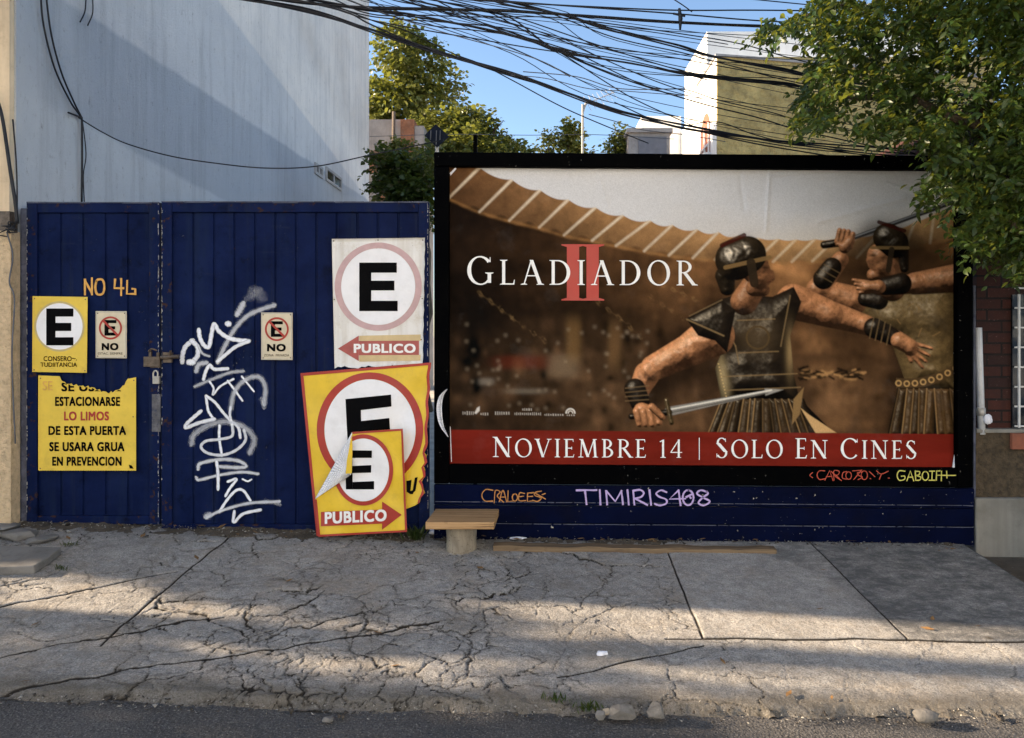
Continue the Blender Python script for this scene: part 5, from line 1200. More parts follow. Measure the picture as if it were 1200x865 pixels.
# ------------------------------------------------------------------ bench, timber, stones, litter
def gp(px, py, dz=0.0):            # a point of the photograph on the sloping pavement
    lo, hi = 2.8, 7.0
    for _ in range(50):
        D = (lo+hi)/2; v = P(px, py, D); y = v.y
        z = gz(v.x, y) if y > -2.46 else float(road_z(np.array(v.x), np.array(y)))
        if v.z > z: lo = D
        else: hi = D
    v.z += dz; return v
base = gp(539.5, 650)
bench = thing('wooden_bench', 'low plank bench on a single log stump in front of the blue boards', 'bench', base)
Db = base.y-CAMY+.13
b = MB(); n = 20; rr = np.random.default_rng(8); zt = P(540, 612.5, Db).z; c0 = P(540, 650, Db)
ring = lambda z, f: [(c0.x+f*(.115+.006*math.sin(a*3+1)+.004*math.sin(a*7))*math.cos(a), base.y+.13+f*(.115+.006*math.sin(a*3+1))*math.sin(a), z) for a in np.linspace(0, 2*math.pi, n, endpoint=False)]
lv = [ring(base.z-.03+(zt-base.z+.03)*k/8, 1.04+.02*math.sin(k*1.3)-.04*(k/8)) for k in range(9)]
b.add([q for l in lv for q in l], [(k*n+i, k*n+(i+1) % n, (k+1)*n+(i+1) % n, (k+1)*n+i) for k in range(8) for i in range(n)])
b.build('leg', M['log'], bench, smooth=True)
b = MB(); f0, f1 = P(498.5, 614.5, Db-.20), P(579, 612.5, Db-.20); 
top = [Vector((f0.x, f0.y, zt+.055)), Vector((f1.x, f1.y, zt+.055)), Vector((f1.x+.015, f1.y+.42, zt+.058)), Vector((f0.x+.02, f0.y+.42, zt+.058))]
b.prism(top, (0, 0, -.056)); b.build('seat', M['wood'], bench, bevel=.006)
a, c = gp(578, 646), gp(910, 651)
b = MB(); ns = 24; vs = []
for k in range(ns+1):
    q = a+(c-a)*(k/ns); zb = gz(q.x, q.y)-.004+.004*math.sin(k*.9); h = .045+.004*math.sin(k*1.7)
    vs += [(q.x, q.y, zb), (q.x, q.y, zb+h), (q.x, q.y+.09, zb+h+.004), (q.x, q.y+.09, zb)]
b.add(vs, [(k*4+i, k*4+(i+1) % 4, (k+1)*4+(i+1) % 4, (k+1)*4+i) for k in range(ns) for i in range(4)]+[(0, 1, 2, 3), (ns*4+3, ns*4+2, ns*4+1, ns*4)])
o = b.build('timber_plank', M['oldwood'], bevel=.004); tag(o, 'long weathered timber plank lying along the foot of the blue boards', 'plank')
# loose slab at the left edge
b = MB(); A_, B2, C2, D2 = gp(72, 651), gp(40, 674), gp(-60, 676), gp(-50, 648)
pts = [Vector((q.x, q.y, gz(q.x, q.y)+.062)) for q in (A_, B2, C2, D2)]
pts = [pts[0], pts[0]+(pts[1]-pts[0])*.5+Vector((.012, 0, 0)), pts[1], pts[1]+(pts[2]-pts[1])*.5+Vector((0, -.015, 0)), pts[2], pts[3]]
b.prism(pts, (0, 0, -.056)); o = b.build('loose_slab', M['slab'], bevel=.008); tag(o, 'thin loose concrete slab lying on the pavement at the left edge', 'slab')
def shard(name, m, c, r, seed, sc, amp):
    """a broken chunk: a convex hull of scattered points, so it has flat faces and sharp edges"""
    rs = np.random.default_rng(seed); bm = bmesh.new()
    for k in range(26):
        q = rs.normal(0, 1, 3); q /= np.linalg.norm(q); q *= rs.uniform(1-amp, 1); q = np.sign(q)*np.abs(q)**.8
        bm.verts.new(tuple(np.array(c)+q*r*np.array(sc)))
    h = bmesh.ops.convex_hull(bm, input=bm.verts); bmesh.ops.delete(bm, geom=[g for g in h['geom_interior'] if isinstance(g, bmesh.types.BMVert)], context='VERTS')
    bm.verts.index_update(); b = MB(); b.add([v.co[:] for v in bm.verts], [tuple(v.index for v in f.verts) for f in bm.faces]); bm.free()
    return b.build(name, m, bevel=r*.02)
def stone(px, py, rpx, sc, seed, label, m='stone', name='stone', group=None, amp=.45):
    g_ = gp(px, py); D = g_.y-CAMY; r = rpx/F*D
    o = shard(name, M[m], (g_.x, g_.y, g_.z+r*sc[2]*.5), r, seed, sc, amp) if amp > .16 else lump(name, M[m], (g_.x, g_.y, g_.z+r*sc[2]*.55), r, seed, sc=sc, amp=amp)
    return tag(o, label, 'stone', group)
stone(1085, 843, 12, (1.15, .9, .62), 11, 'speckled pale stone lying alone on the pavement near the road', amp=.15)
stone(768, 838, 13, (1, .9, .75), 12, 'dark rounded stone at the broken kerb, rightmost of the rubble pile', amp=.2)
stone(729, 840, 17, (1.15, .6, .55), 13, 'broad dark broken chunk in the middle of the kerb rubble pile')
stone(703, 841, 9, (1, .7, .6), 14, 'pale broken chunk at the left end of the kerb rubble pile', 'slab')
stone(713, 838, 8, (1.2, .8, .7), 15, 'ochre broken chunk beside the pale one in the kerb rubble pile', 'log')
stone(705, 768, 6, (1.3, .8, .7), 16, 'small pale chip beside the crack left of the sound slab', 'paper')
stone(384, 845, 7, (1.2, .8, .6), 17, 'small grey stone on the road edge below the broken kerb')
for (px, py, rp, sd, lb) in ((20, 629, 22, 21, 'flat broken concrete piece right behind the loose slab'), (48, 634, 17, 22, 'flat broken concrete piece beside the narrow gate leaf corner'), (8, 619, 16, 23, 'flat broken concrete piece against the cream stucco foot')):
    stone(px, py, rp, (1.2, 1.0, .28), sd, lb, 'slab', 'rubble_piece')
o = lump('paper_scrap', M['paper'], gp(508, 629)+Vector((0, .05, .03)), .05, 31, sc=(1, .8, .45)); tag(o, 'crumpled white paper scrap on the soil left of the bench', 'litter')
o = lump('paper_scrap', M['paper'], gp(606, 637)+Vector((0, .05, .03)), .05, 32, sc=(1.3, .5, .2)); tag(o, 'flat white paper scrap on the soil behind the timber plank', 'litter')
# crumbs and dead leaves nobody could count
def crumbs(name, n, sampler, size, m, label):
    V = []; Fc = []; rs = np.random.default_rng(len(name)+n)
    for k in range(n):
        x, y, z = sampler(rs); s = size*rs.uniform(.4, 1.6)*(2.2 if rs.random() < .04 else 1)
        q = rs.normal(0, 1, (4, 3)); q /= np.linalg.norm(q, axis=1, keepdims=True); q *= s*np.array([1, 1, .6]); b0 = len(V)
        V += [(x+a_, y+b_, z+c_+s*.25) for a_, b_, c_ in q]; Fc += [(b0, b0+1, b0+2), (b0, b0+3, b0+1), (b0+1, b0+3, b0+2), (b0, b0+2, b0+3)]
    o = mesh_np(name, np.array(V), np.array(Fc), m); return tag(o, label, 'debris', kind='stuff')
def s_strip(rs):
    x = rs.uniform(-4.3, 3.4); y = -abs(rs.normal(0, .13))-.03; return x, y, gz(x, y)+(.02 if y > -.15 else .0)
def s_all(rs):
    x = rs.uniform(-4.3, 3.4); y = rs.uniform(-2.45, -.1); return x, y, gz(x, y)+.002
def s_kerb(rs):
    x = rs.uniform(-3, 3); y = float(kerb_y(x))+rs.normal(.0, .06); return x, y, (gz(x, y) if y > -2.45 else float(road_z(np.array(x), np.array(y))))-.012
M['crumb'] = mat('pale_crumbs', (.34, .32, .28), .9, .4, 30, 0); M['dcrumb'] = mat('dark_crumbs', (.06, .05, .04), .9, .4, 30, 0); M['deadleaf'] = mat('dead_leaf', (.20, .11, .04), .8, .5, 30, 0)
crumbs('crumbs', 900, s_strip, .008, M['crumb'], 'pale crumbs of mortar along the foot of gate and boards')
crumbs('crumbs', 700, s_strip, .012, M['dcrumb'], 'dark soil crumbs along the foot of gate and boards')
crumbs('grit', 1300, s_all, .0045, M['crumb'], 'scattered pale grit on the cracked pavement')
crumbs('grit', 900, s_kerb, .008, M['dcrumb'], 'dark grit along the broken road edge')
crumbs('grit', 450, s_kerb, .007, M['crumb'], 'pale grit along the broken road edge')
b = MB(); rs = np.random.default_rng(77)
for k in range(90):
    x, y, zz = s_strip(rs) if k < 60 else s_all(rs); a = rs.uniform(0, 6.3); l = rs.uniform(.02, .045)
    d = Vector((math.cos(a), math.sin(a), rs.uniform(-.2, .3))); e = Vector((-math.sin(a), math.cos(a), .2)); p0 = Vector((x, y, zz+.012))
    b.face([p0-d*l, p0+e*l*.4, p0+d*l, p0-e*l*.4])
tag(b.build('leaf_litter', M['deadleaf']), 'dead brown leaves scattered along the wall foot and pavement', 'leaf litter', kind='stuff')
# ------------------------------------------------------------------ foliage
def leaf_mat(name, c0, c1, trans=.35, lit=(.30, .33, .05)):
    t = NT(name); at = t.new('ShaderNodeAttribute', attribute_name='Col'); sp = t.new('ShaderNodeSeparateColor'); t.l.new(at.outputs['Color'], sp.inputs[0])
    col = t.mix(sp.outputs[0], c0, c1); col = t.mix(t.math('MULTIPLY', t.ramp(sp.outputs[1], [(.8, 0.), (.95, 1.)]), .45), col, lit)  # a random share of leaves is tinted yellower, as if sunlit
    t.fin(col, .42, None, 0, .35)
    tr = t.new('ShaderNodeBsdfTranslucent'); tc2 = t.mix(.62, col, (.26, .27, .03)); t.l.new(tc2, tr.inputs[0])
    mx = t.new('ShaderNodeMixShader'); mx.inputs[0].default_value = trans
    t.l.new(t.b.outputs[0], mx.inputs[1]); t.l.new(tr.outputs[0], mx.inputs[2]); t.l.new(mx.outputs[0], t.out.inputs[0]); return t.m
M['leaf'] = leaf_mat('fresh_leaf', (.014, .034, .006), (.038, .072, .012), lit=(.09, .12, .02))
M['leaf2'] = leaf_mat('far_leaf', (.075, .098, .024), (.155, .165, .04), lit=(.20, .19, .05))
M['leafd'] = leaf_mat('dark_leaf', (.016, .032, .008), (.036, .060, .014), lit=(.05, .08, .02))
LT = np.array([(0, 0, 0), (0, .33, .02), (0, .68, .0), (0, 1, -.10), (-.20, .25, .07), (-.21, .58, .06), (.20, .25, .07), (.21, .58, .06)])
LF4 = np.array([(0, 1, 4, 4), (1, 2, 5, 4), (2, 3, 5, 5), (0, 6, 1, 1), (1, 6, 7, 2), (2, 7, 3, 3)])
LTRI = np.array([(0, 1, 4), (1, 2, 5), (1, 5, 4), (2, 3, 5), (0, 6, 1), (1, 6, 7), (1, 7, 2), (2, 7, 3)])
def leaves(pos, dirs, size, rs, width=1.0, normal_bias=.6):
    n = len(pos); d = dirs/np.linalg.norm(dirs, axis=1, keepdims=True)
    up = rs.normal(0, 1, (n, 3))*(1-normal_bias)+np.array([0, 0, 1.])*normal_bias
    s = np.cross(d, up); s /= np.maximum(np.linalg.norm(s, axis=1, keepdims=True), 1e-6); u = np.cross(s, d)
    T_ = LT[None]*size[:, None, None]; T_ = T_*np.array([width, 1, 1])
    V = pos[:, None]+s[:, None]*T_[..., 0:1]+d[:, None]*T_[..., 1:2]+u[:, None]*T_[..., 2:3]
    Fc = (LTRI[None]+8*np.arange(n)[:, None, None]).reshape(-1, 3)
    c = np.repeat(np.stack([rs.uniform(0, 1, n), rs.uniform(0, 1, n), np.zeros(n), np.ones(n)], -1), 8, axis=0)
    return V.reshape(-1, 3), Fc, c
def crown(parent, sprays, m, rs, per=12, lsize=.075, spread=.16, droop=.5, name='crown', width=1.0):
    """sprays: (N,6) start point and heading of each leafy twig"""
    st, hd = sprays[:, :3], sprays[:, 3:]; n = len(st)
    t = np.tile(np.linspace(.1, 1, per), n); S = np.repeat(st, per, 0); H = np.repeat(hd, per, 0)
    L = spread*rs.uniform(.7, 1.35, (n,)); L = np.repeat(L, per)
    pos = S+H*(t*L)[:, None]*1.6+np.array([0, 0, -1.])*(droop*L*t**2)[:, None]+rs.normal(0, .018, S.shape)*spread/.16
    side = np.cross(H, np.array([0, 0, 1.])); side /= np.maximum(np.linalg.norm(side, axis=1, keepdims=True), 1e-6)
    sg = np.where(np.arange(len(t)) % 2 == 0, 1., -1.)[:, None]
    d = H*.55+side*sg*.8+np.array([0, 0, -1.])*droop*.9+rs.normal(0, .28, S.shape)
    V, Fc, c = leaves(pos, d, lsize*rs.uniform(.6, 1.25, len(t)), rs, width)
    return mesh_np(name, V, Fc, m, parent, c)
def limb(b, p0, p1, r0, r1, rs, wob=.12, n=8):
    p0, p1 = Vector(p0), Vector(p1); L = (p1-p0).length; pts = []
    for k in range(n+1):
        t = k/n; q = p0+(p1-p0)*t
        if 0 < k < n: q = q+Vector(rs.normal(0, wob*L*.12, 3))
        pts.append(q)
    b.tube(pts, [r0+(r1-r0)*k/n for k in range(n+1)], 8); return pts
# big street tree hanging in from the right, trunk just outside the picture
rs = np.random.default_rng(41)
st = thing('street_tree', 'large leafy tree hanging over the right end of the billboard', 'tree', (4.25, -1.0, gz(4.25, -1.0)-.1))
b = MB(); tr = limb(b, (4.25, -1.0, -.25), (4.0, -.8, 3.0), .20, .14, rs)
tr2 = limb(b, (4.0, -.8, 3.0), (3.7, -.5, 5.4), .13, .05, rs)
b.build('trunk', M['bark'], st, smooth=True)
tips = [(2.2, -.2, 3.55), (2.0, .2, 4.2), (2.9, -.7, 2.9), (2.6, -.5, 3.9), (3.3, -1.1, 2.5), (3.0, .2, 4.6), (2.2, -.4, 4.6), (3.4, -.9, 3.6), (4.6, -1.8, 4.4), (5.6, -.8, 4.2), (4.4, .6, 4.6), (5.0, -.2, 5.2)]
for q in tips:
    b = MB(); s0 = Vector(tr[rs.integers(5, 9)]) if q[2] < 3.8 else Vector(tr2[rs.integers(1, 7)])
    limb(b, s0, q, .05, .012, rs, .25); b.build('limb', M['bark'], st, smooth=True)
# twig starts: scattered in the crown's volume, thinned near its outline
out = [(985, -30), (962, 4), (940, 20), (916, 36), (890, 44), (893, 60), (930, 52), (962, 62), (952, 92), (935, 122), (928, 150), (934, 166), (1006, 168), (1082, 172), (1098, 192), (1092, 214), (1080, 238), (1090, 256), (1104, 268), (1110, 284), (1130, 296), (1150, 314), (1170, 322), (1205, 345), (1330, 330), (1500, 260), (1620, 60), (1560, -240), (1300, -420), (1080, -330), (1000, -180)]
oa = np.array(out, float)
def inside(x, y):
    c = False; j = len(oa)-1
    for i in range(len(oa)):
        if ((oa[i, 1] > y) != (oa[j, 1] > y)) and x < (oa[j, 0]-oa[i, 0])*(y-oa[i, 1])/(oa[j, 1]-oa[i, 1])+oa[i, 0]: c = not c
        j = i
    return c
sp = []
while len(sp) < 5200:
    x, y = rs.uniform(890, 1620), rs.uniform(-420, 345)
    if x > 1260 and rs.random() < .55: continue
    if y < -60 and rs.random() < .45: continue
    if not inside(x, y): continue
    cl = vnoise(np.array(x/38.), np.array(y/34.), 9)
    if cl < .33 and rs.random() < .85: continue
    D = rs.uniform(4.35, 5.7) if y > 150 or x > 1100 else rs.uniform(4.7, 6.4)
    if y > 190 and x < 1180: D = rs.uniform(4.4, 5.5)
    D += (cl-.5)*.25
    v = P(x, y-9, D); d = np.array([-.55, -.25, -.15])+rs.normal(0, .5, 3); d /= np.linalg.norm(d)
    sp.append((v.x-d[0]*.10, v.y-d[1]*.1, v.z-d[2]*.1+.03, *d))
while len(sp) < 6700:
    x, y = rs.uniform(1060, 1400), rs.uniform(-120, 250)
    if not inside(x-25, y): continue
    v = P(x, y, rs.uniform(5.3, 6.6)); d = rs.normal(0, 1, 3); d /= np.linalg.norm(d); sp.append((*v, *d))
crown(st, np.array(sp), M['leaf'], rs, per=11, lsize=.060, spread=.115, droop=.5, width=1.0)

def far_tree(label, px0, px1, pyt, pyb, D, n, ls, m, seed, base_z_=-.06, group=None, lobes=9, name='garden_tree', depth=None):
    rs = np.random.default_rng(seed); c = P((px0+px1)/2, (pyt+pyb)/2, D); rx = (px1-px0)/2/F*D; rz = (pyb-pyt)/2/F*D; ry = depth or rx*.8
    root = thing(name, label, 'tree', (c.x, c.y, base_z_), group)
    b = MB(); limb(b, (c.x, c.y, base_z_), (c.x+rs.normal(0, .1), c.y, c.z+rz*.3), .05*max(1, c.z/2.2), .03, rs); 
    for k in range(5): 
        a = rs.uniform(0, 6.3); limb(b, (c.x, c.y, c.z-rz*.6), (c.x+rx*.7*math.cos(a), c.y+ry*.7*math.sin(a), c.z+rz*rs.uniform(-.2, .7)), .035*max(1, c.z/3), .01, rs, .3)
    b.build('trunk', M['bark'], root, smooth=True)
    cs = [(rs.normal(0, .46), rs.normal(0, .46), rs.uniform(-.75, .75), rs.uniform(.22, .42)) for _ in range(lobes*2)]
    cs += [(0, 0, 0, .55)]
    sp = []
    while len(sp) < n:
        q = cs[rs.integers(len(cs))]; d = rs.normal(0, 1, 3); d /= np.linalg.norm(d); r_ = q[3]*rs.uniform(.55, 1.0)
        e = np.array(q[:3])+d*r_
        if e[0]**2+e[1]**2 > 1 or abs(e[2]) > 1.02: continue
        h = d+rs.normal(0, .4, 3)+np.array([0, 0, .2]); h /= np.linalg.norm(h); sp.append((c.x+e[0]*rx, c.y+e[1]*ry, c.z+e[2]*rz, *h))
    crown(root, np.array(sp), m, rs, per=7, lsize=ls, spread=ls*1.5, droop=.3, width=1.4); return root
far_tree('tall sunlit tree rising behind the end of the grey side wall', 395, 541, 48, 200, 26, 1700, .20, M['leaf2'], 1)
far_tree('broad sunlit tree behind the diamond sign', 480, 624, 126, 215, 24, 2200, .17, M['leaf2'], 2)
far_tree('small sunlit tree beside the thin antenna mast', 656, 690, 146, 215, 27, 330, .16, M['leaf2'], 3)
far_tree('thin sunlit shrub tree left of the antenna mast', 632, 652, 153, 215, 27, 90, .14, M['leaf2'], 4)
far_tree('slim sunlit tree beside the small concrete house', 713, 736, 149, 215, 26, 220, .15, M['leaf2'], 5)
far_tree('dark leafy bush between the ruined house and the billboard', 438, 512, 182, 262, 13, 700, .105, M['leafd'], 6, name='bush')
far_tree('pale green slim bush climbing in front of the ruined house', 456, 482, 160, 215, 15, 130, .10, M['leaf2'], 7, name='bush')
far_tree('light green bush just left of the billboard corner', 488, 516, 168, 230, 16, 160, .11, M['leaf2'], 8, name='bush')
# weeds
def weed(px, py, n, h, seed, label, m='leaf'):
    rs = np.random.default_rng(seed); g_ = gp(px, py); pos = np.tile(np.array(g_), (n, 1))+rs.normal(0, .02, (n, 3))*np.array([1.6, .8, 0])
    d = rs.normal(0, .45, (n, 3)); d[:, 2] = rs.uniform(.5, 1.2, n)
    V, Fc, c = leaves(pos, d, h*rs.uniform(.5, 1.1, n), rs, .35, .2); o = mesh_np('weed', V, Fc, M[m], None, c); return tag(o, label, 'weed')
weed(487, 633, 60, .14, 1, 'tuft of green weeds between the banner and the bench', 'leafd')
weed(690, 833, 45, .06, 2, 'small green weed tuft at the kerb left of the rubble pile')
weed(655, 822, 30, .05, 3, 'tiny yellowish weed tuft in the kerb crack further left')
weed(70, 668, 25, .04, 4, 'mossy tuft at the corner of the loose slab', 'leafd')
weed(83, 640, 24, .05, 5, 'little weed tuft by the narrow gate leaf behind the loose slab', 'leafd')
# ------------------------------------------------------------------ buildings beyond the yard
M['whitewall'] = mat('white_house_paint', (.78, .76, .72), .85, .06, 3, .2, 30, .01, streak=.15, streakc=(.5, .47, .42))
M['olive'] = mat('rough_olive_render', (.54, .40, .155), .95, .3, 2.2, 1.0, 5, .25, dirt=.6, dirtc=(.20, .15, .07))
M['greyhouse'] = mat('grey_concrete_house', (.34, .31, .29), .9, .2, 3, .4, 20, .02, dirt=.4, dirtc=(.18, .15, .13), streak=.3)
M['bricks'] = mat('broken_bricks', (.30, .13, .07), .9, .35, 4, .9, 12, .06, dirt=.5, dirtc=(.20, .17, .14))
M['shade'] = mat('dark_opening', (.06, .055, .055), .9, .3, 4, .1)
M['shutter'] = mat('grey_shutter', (.16, .16, .18), .6, .15, 6, .2)
wh = thing('white_house', 'white house with an olive rendered front and small arched window, above the billboard', 'house', (8, 20, 0))
Dw = 24.0; xc = (840-CX)/F*Dw; zt = EYE+(HY-66)/F*Dw
b = MB(); b.box(xc, xc+9, Dw+CAMY+.06, Dw+CAMY+2.9, -.06, zt); b.build('wall', M['whitewall'], wh)
b = MB(); b.box(xc+.015, xc+9, Dw+CAMY, Dw+CAMY+.057, -.06, zt-.02)
b.build('front_render', M['olive'], wh)
b = MB(); b.prism([(xc-.05, Dw+CAMY-.06, zt), (xc+9, Dw+CAMY-.06, zt-.75), (xc+9, Dw+CAMY-.06, zt-.62), (xc-.05, Dw+CAMY-.06, zt+.07)], (0, 3, 0)); b.build('coping', M['greyhouse'], wh)
b = MB(); b.box(xc+.35, xc+9, Dw+CAMY+2.92, Dw+CAMY+7, -.06, EYE+(HY-38)/F*27); b.build('upper_wall', M['whitewall'], wh)
b = MB(); b.box(xc+.01, xc+4, Dw+CAMY+2.905, Dw+CAMY+9, -.06, EYE+(HY-128)/F*27); b.build('annex_wall', M['whitewall'], wh)
b = MB(); b.box(xc-1.6, xc+.005, Dw+CAMY+6, Dw+CAMY+9, -.06, EYE+(HY-152)/F*32); b.build('low_wall', M['whitewall'], wh)
# arched window in the left flank
y0, y1, zb, ztp = Dw+CAMY+.9, Dw+CAMY+2.3, EYE+(HY-180)/F*25, EYE+(HY-152)/F*25
arch = [(y0, zb), (y1, zb), (y1, ztp)]+[((y0+y1)/2+(y1-y0)/2*math.cos(a), ztp+(y1-y0)/2*math.sin(a)) for a in np.linspace(.3, math.pi-.3, 9)]+[(y0, ztp)]
b = MB(); b.prism([(xc-.012, y, z_) for y, z_ in arch], (.03, 0, 0)); wo = b.build('window', M['tile'], wh)
b = MB(); ym = (y0+y1)/2
for yy in (y0+.1, ym, y1-.1): b.box(xc-.06, xc-.013, yy-.04, yy+.04, zb, ztp+.25)
b.box(xc-.06, xc-.0135, y0+.15, ym-.05, ztp-.5, ztp-.44); b.box(xc-.06, xc-.0135, ym+.05, y1-.15, ztp-.5, ztp-.44); b.build('window_frame', M['whitewall'], wo)
b = MB(); b.box(xc-.25, xc-.001, y0-.1, y1+.1, zb-.12, zb); b.build('window_sill', M['whitewall'], wo)
# small concrete house
D = 25.0; sh_ = thing('small_house', 'low concrete rooftop house with a grey shuttered opening behind the billboard', 'house', P(760, 230, D))
a, c = P(737, 215, D), P(785, 156, D); b = MB(); b.box(a.x, c.x, a.y, a.y+3, -.06, c.z); b.build('wall', M['greyhouse'], sh_)
b = MB(); b.box(a.x-.08, c.x+.08, a.y-.12, a.y+3.1, c.z+.002, c.z+.14); b.build('roof_slab', M['greyhouse'], sh_)
q0, q1 = P(748, 200, D), P(781, 160.5, D); b = MB(); b.box(q0.x, q1.x, a.y-.04, a.y-.003, q0.z, q1.z); b.build('shutter', M['shutter'], sh_)
# ruined house at the end of the side wall
D = 22.0; ru = thing('ruined_house', 'unfinished grey concrete house with a broken brick opening at the end of the side wall', 'house', P(460, 300, D))
a, c = P(405, 176, D), P(478, 140, D); b = MB(); b.box(a.x, c.x, a.y, a.y+.35, a.z, c.z); b.build('parapet', M['greyhouse'], ru)
b = MB(); p0, p1 = P(405, 300, D), P(478, 176, D); b.box(p0.x, p1.x, a.y+.9, a.y+1.1, -.06, p1.z-.002); b.build('back_wall', M['shade'], ru)
b = MB(); p0, p1 = P(405, 199, D), P(476, 184, D); rs = np.random.default_rng(3)
vs = [(p0.x, a.y+.1, -.06), (p1.x, a.y+.1, -.06)]+[(p1.x-(p1.x-p0.x)*k/14, a.y+.1, p0.z+.28*rs.uniform(0, 1)*math.sin(math.pi*k/14)+.02) for k in range(15)]
b.prism(vs, (0, .3, 0)); b.build('broken_brickwork', M['bricks'], ru)
b = MB(); p0, p1 = P(470, 300, D), P(486, 141, D); b.box(p0.x+.003, p1.x, a.y-.1, a.y+.5, -.06, p1.z); b.build('column', M['bricks'], ru)
b = MB(); p0, p1 = P(486, 300, D), P(497, 148, D); b.box(p0.x+.004, p1.x, a.y-.05, a.y+2, -.06, p1.z); b.build('wall', M['greyhouse'], ru)
b = MB(); b.tube([P(461, 172, D-.2), P(461.5, 131, D-.2)], .05, 8); b.build('rusty_pipe', M['steel'], ru)
b = MB(); p0, p1 = P(405, 260, D-3), P(442, 203, D-3); b.box(p0.x, p1.x, p0.y, p0.y+.2, -.06, p1.z); b.build('yard_wall', M['greyhouse'], ru)
# diamond sign on a pole in the yard, seen from the back
D = 8.2; ds = thing('diamond_sign', 'dark diamond shaped sign on a pole behind the billboard corner', 'sign', (P(510, 400, D).x, D+CAMY, -.06))
b = MB(); b.prism([P(510.5, 145.5, D), P(526.5, 160, D), P(512, 173, D), P(497.5, 158.5, D)], (0, .01, 0)); b.build('sign_plate', M['navysign'], ds)
b = MB(); p0 = P(511.5, 150, D); b.tube([(p0.x, p0.y+.035, -.06), (p0.x, p0.y+.035, p0.z)], .022, 8); b.build('pole', M['galv'], ds)
b = MB()
for x in (505, 511.5, 516): b.tube([P(x, 153, D-.01), P(x-.5, 170-abs(x-511), D-.01)], .006, 5)
b.build('bracket', M['cablegrey'], ds)
# dark post behind the top rail
b = MB(); D = 7.2; b.box(P(554.5, 178, D).x, P(559, 178, D).x, D+CAMY, D+CAMY+.05, -.06, P(0, 158, D).z); o = b.build('fence_post', M['frame']); tag(o, 'short dark post standing up behind the top rail of the billboard', 'post')
# antenna mast
D = 21.0; an = thing('antenna_mast', 'thin pale bent antenna mast against the sky', 'antenna', (P(682, 300, D).x, D+CAMY, -.06))
b = MB(); q = P(682.5, 130, D); b.tube(catmull([(q.x, q.y, -.06), (q.x, q.y, 3), P(682.8, 140, D), P(683.5, 130, D), P(687, 121, D), P(692, 117.5, D)], 5), .035, 8); b.build('mast', M['galv'], an)
b = MB(); b.tube([P(686, 122, D), P(720, 108, D)], .018, 6); 
for k in range(7):
    t_ = k/6; x, y = 688+30*t_, 121-12*t_; b.tube([P(x-4, y-8+3*t_, D), P(x+5, y+9-3*t_, D)], .009, 5)
b.build('aerial', M['pipe'], an)

# ------------------------------------------------------------------ overhead cables
TH, TK_, HV = .0047, .0060, .0090
def depth(px): return 5.15+(px-285)*.0023
n_c = [0]
def cable(pts, r, label, group='overhead cables', d0=0.0, m='cable', ext=True):
    pts = [tuple(p) for p in pts]
    if ext:
        (xa, ya), (xb, yb) = pts[0], pts[1]; s = (yb-ya)/max(1, xb-xa)
        if ya < 20 and xa < 700: pts = [(xa-760, -190), (xa-330, -95), (xa-75, min(-14, ya-75*max(.1, s)))]+pts
        (xa, ya), (xb, yb) = pts[-2], pts[-1]; s = (yb-ya)/max(1, xb-xa)
        if xb > 880: pts = pts+[(xb+160, yb+160*s*.6), (xb+420, yb+420*s*.3)]
    p3 = [P(x, y, max(4.9, depth(x))+d0) for x, y in pts]
    b = MB(); b.tube(catmull([tuple(v) for v in p3], 7), r, 6)
    o = b.build('overhead_cable', M[m], smooth=True); tag(o, label, 'cable', group); n_c[0] += 1; return o
def bundle(pts, n, r, label, group, seed, sp=3.0, d0=0.0):
    rs = np.random.default_rng(seed)
    for k in range(n):
        ph = rs.uniform(0, 6.3); off = rs.uniform(-sp, sp); q = []
        for i, (x, y) in enumerate(pts): q.append((x+rs.uniform(-4, 4), y+off*.5+math.sin(ph+i*1.9)*sp*.45))
        cable(q, r*rs.uniform(.75, 1.1), label, group, d0+.04*k)
GA = [(285, -2), (360, 13), (433, 34), (507, 59), (592, 85), (650, 104), (727, 131), (815, 151), (880, 161), (940, 168)]
bundle(GA, 4, HV*.8, 'one strand of the heavy cable bundle sagging lowest across the sky', 'strands of the lowest cable bundle', 1, 3.2)
cable([(340, -2), (405, 14), (433, 28), (484, 50), (535, 69), (592, 84), (640, 99), (700, 122)][:7]+[(727, 133), (806, 151), (917, 174)], TK_, 'single cable joining the lowest heavy bundle from above near the side wall')
cable([(373, -1), (439, 25), (478, 37), (529, 62), (563, 75), (600, 94), (660, 126), (720, 152), (760, 168)], TH, 'thin cable dropping below the lowest bundle towards the small concrete house', d0=.3)
GC = [(334, -1), (393, 7), (450, 10), (535, 10), (600, 13), (695, 20), (790, 25), (917, 31), (980, 33)]
bundle(GC, 4, HV*.85, 'one strand of the thick nearly level cable bundle at the top', 'strands of the level top bundle', 2, 2.6)
cable([(520, -3), (600, 3), (695, 8), (790, 12), (885, 12), (985, 13)], TK_, 'level cable running just above the thick top bundle')
cable([(540, -3), (600, 2), (679, 8), (790, 16), (885, 24), (960, 27)], TK_, 'cable slanting gently into the thick level top bundle')
GD = [(433, 11), (478, 17), (521, 25), (577, 35), (620, 47), (663, 62), (742, 74), (815, 88), (917, 98), (960, 104)]
bundle([(380, 2)]+GD, 3, TK_, 'one strand of the middle cable bundle that crosses the white house', 'strands of the middle bundle', 3, 2.4)
cable([(385, 8), (433, 23), (490, 34), (549, 44), (620, 56), (700, 68), (790, 83), (900, 96), (960, 108)], TH, 'thin cable hugging the underside of the middle bundle')
cable([(405, -1), (456, 18), (505, 30), (560, 36), (620, 45), (680, 62)]+[(742, 72), (830, 94)], TH, 'thin cable slanting from the side wall into the middle bundle')
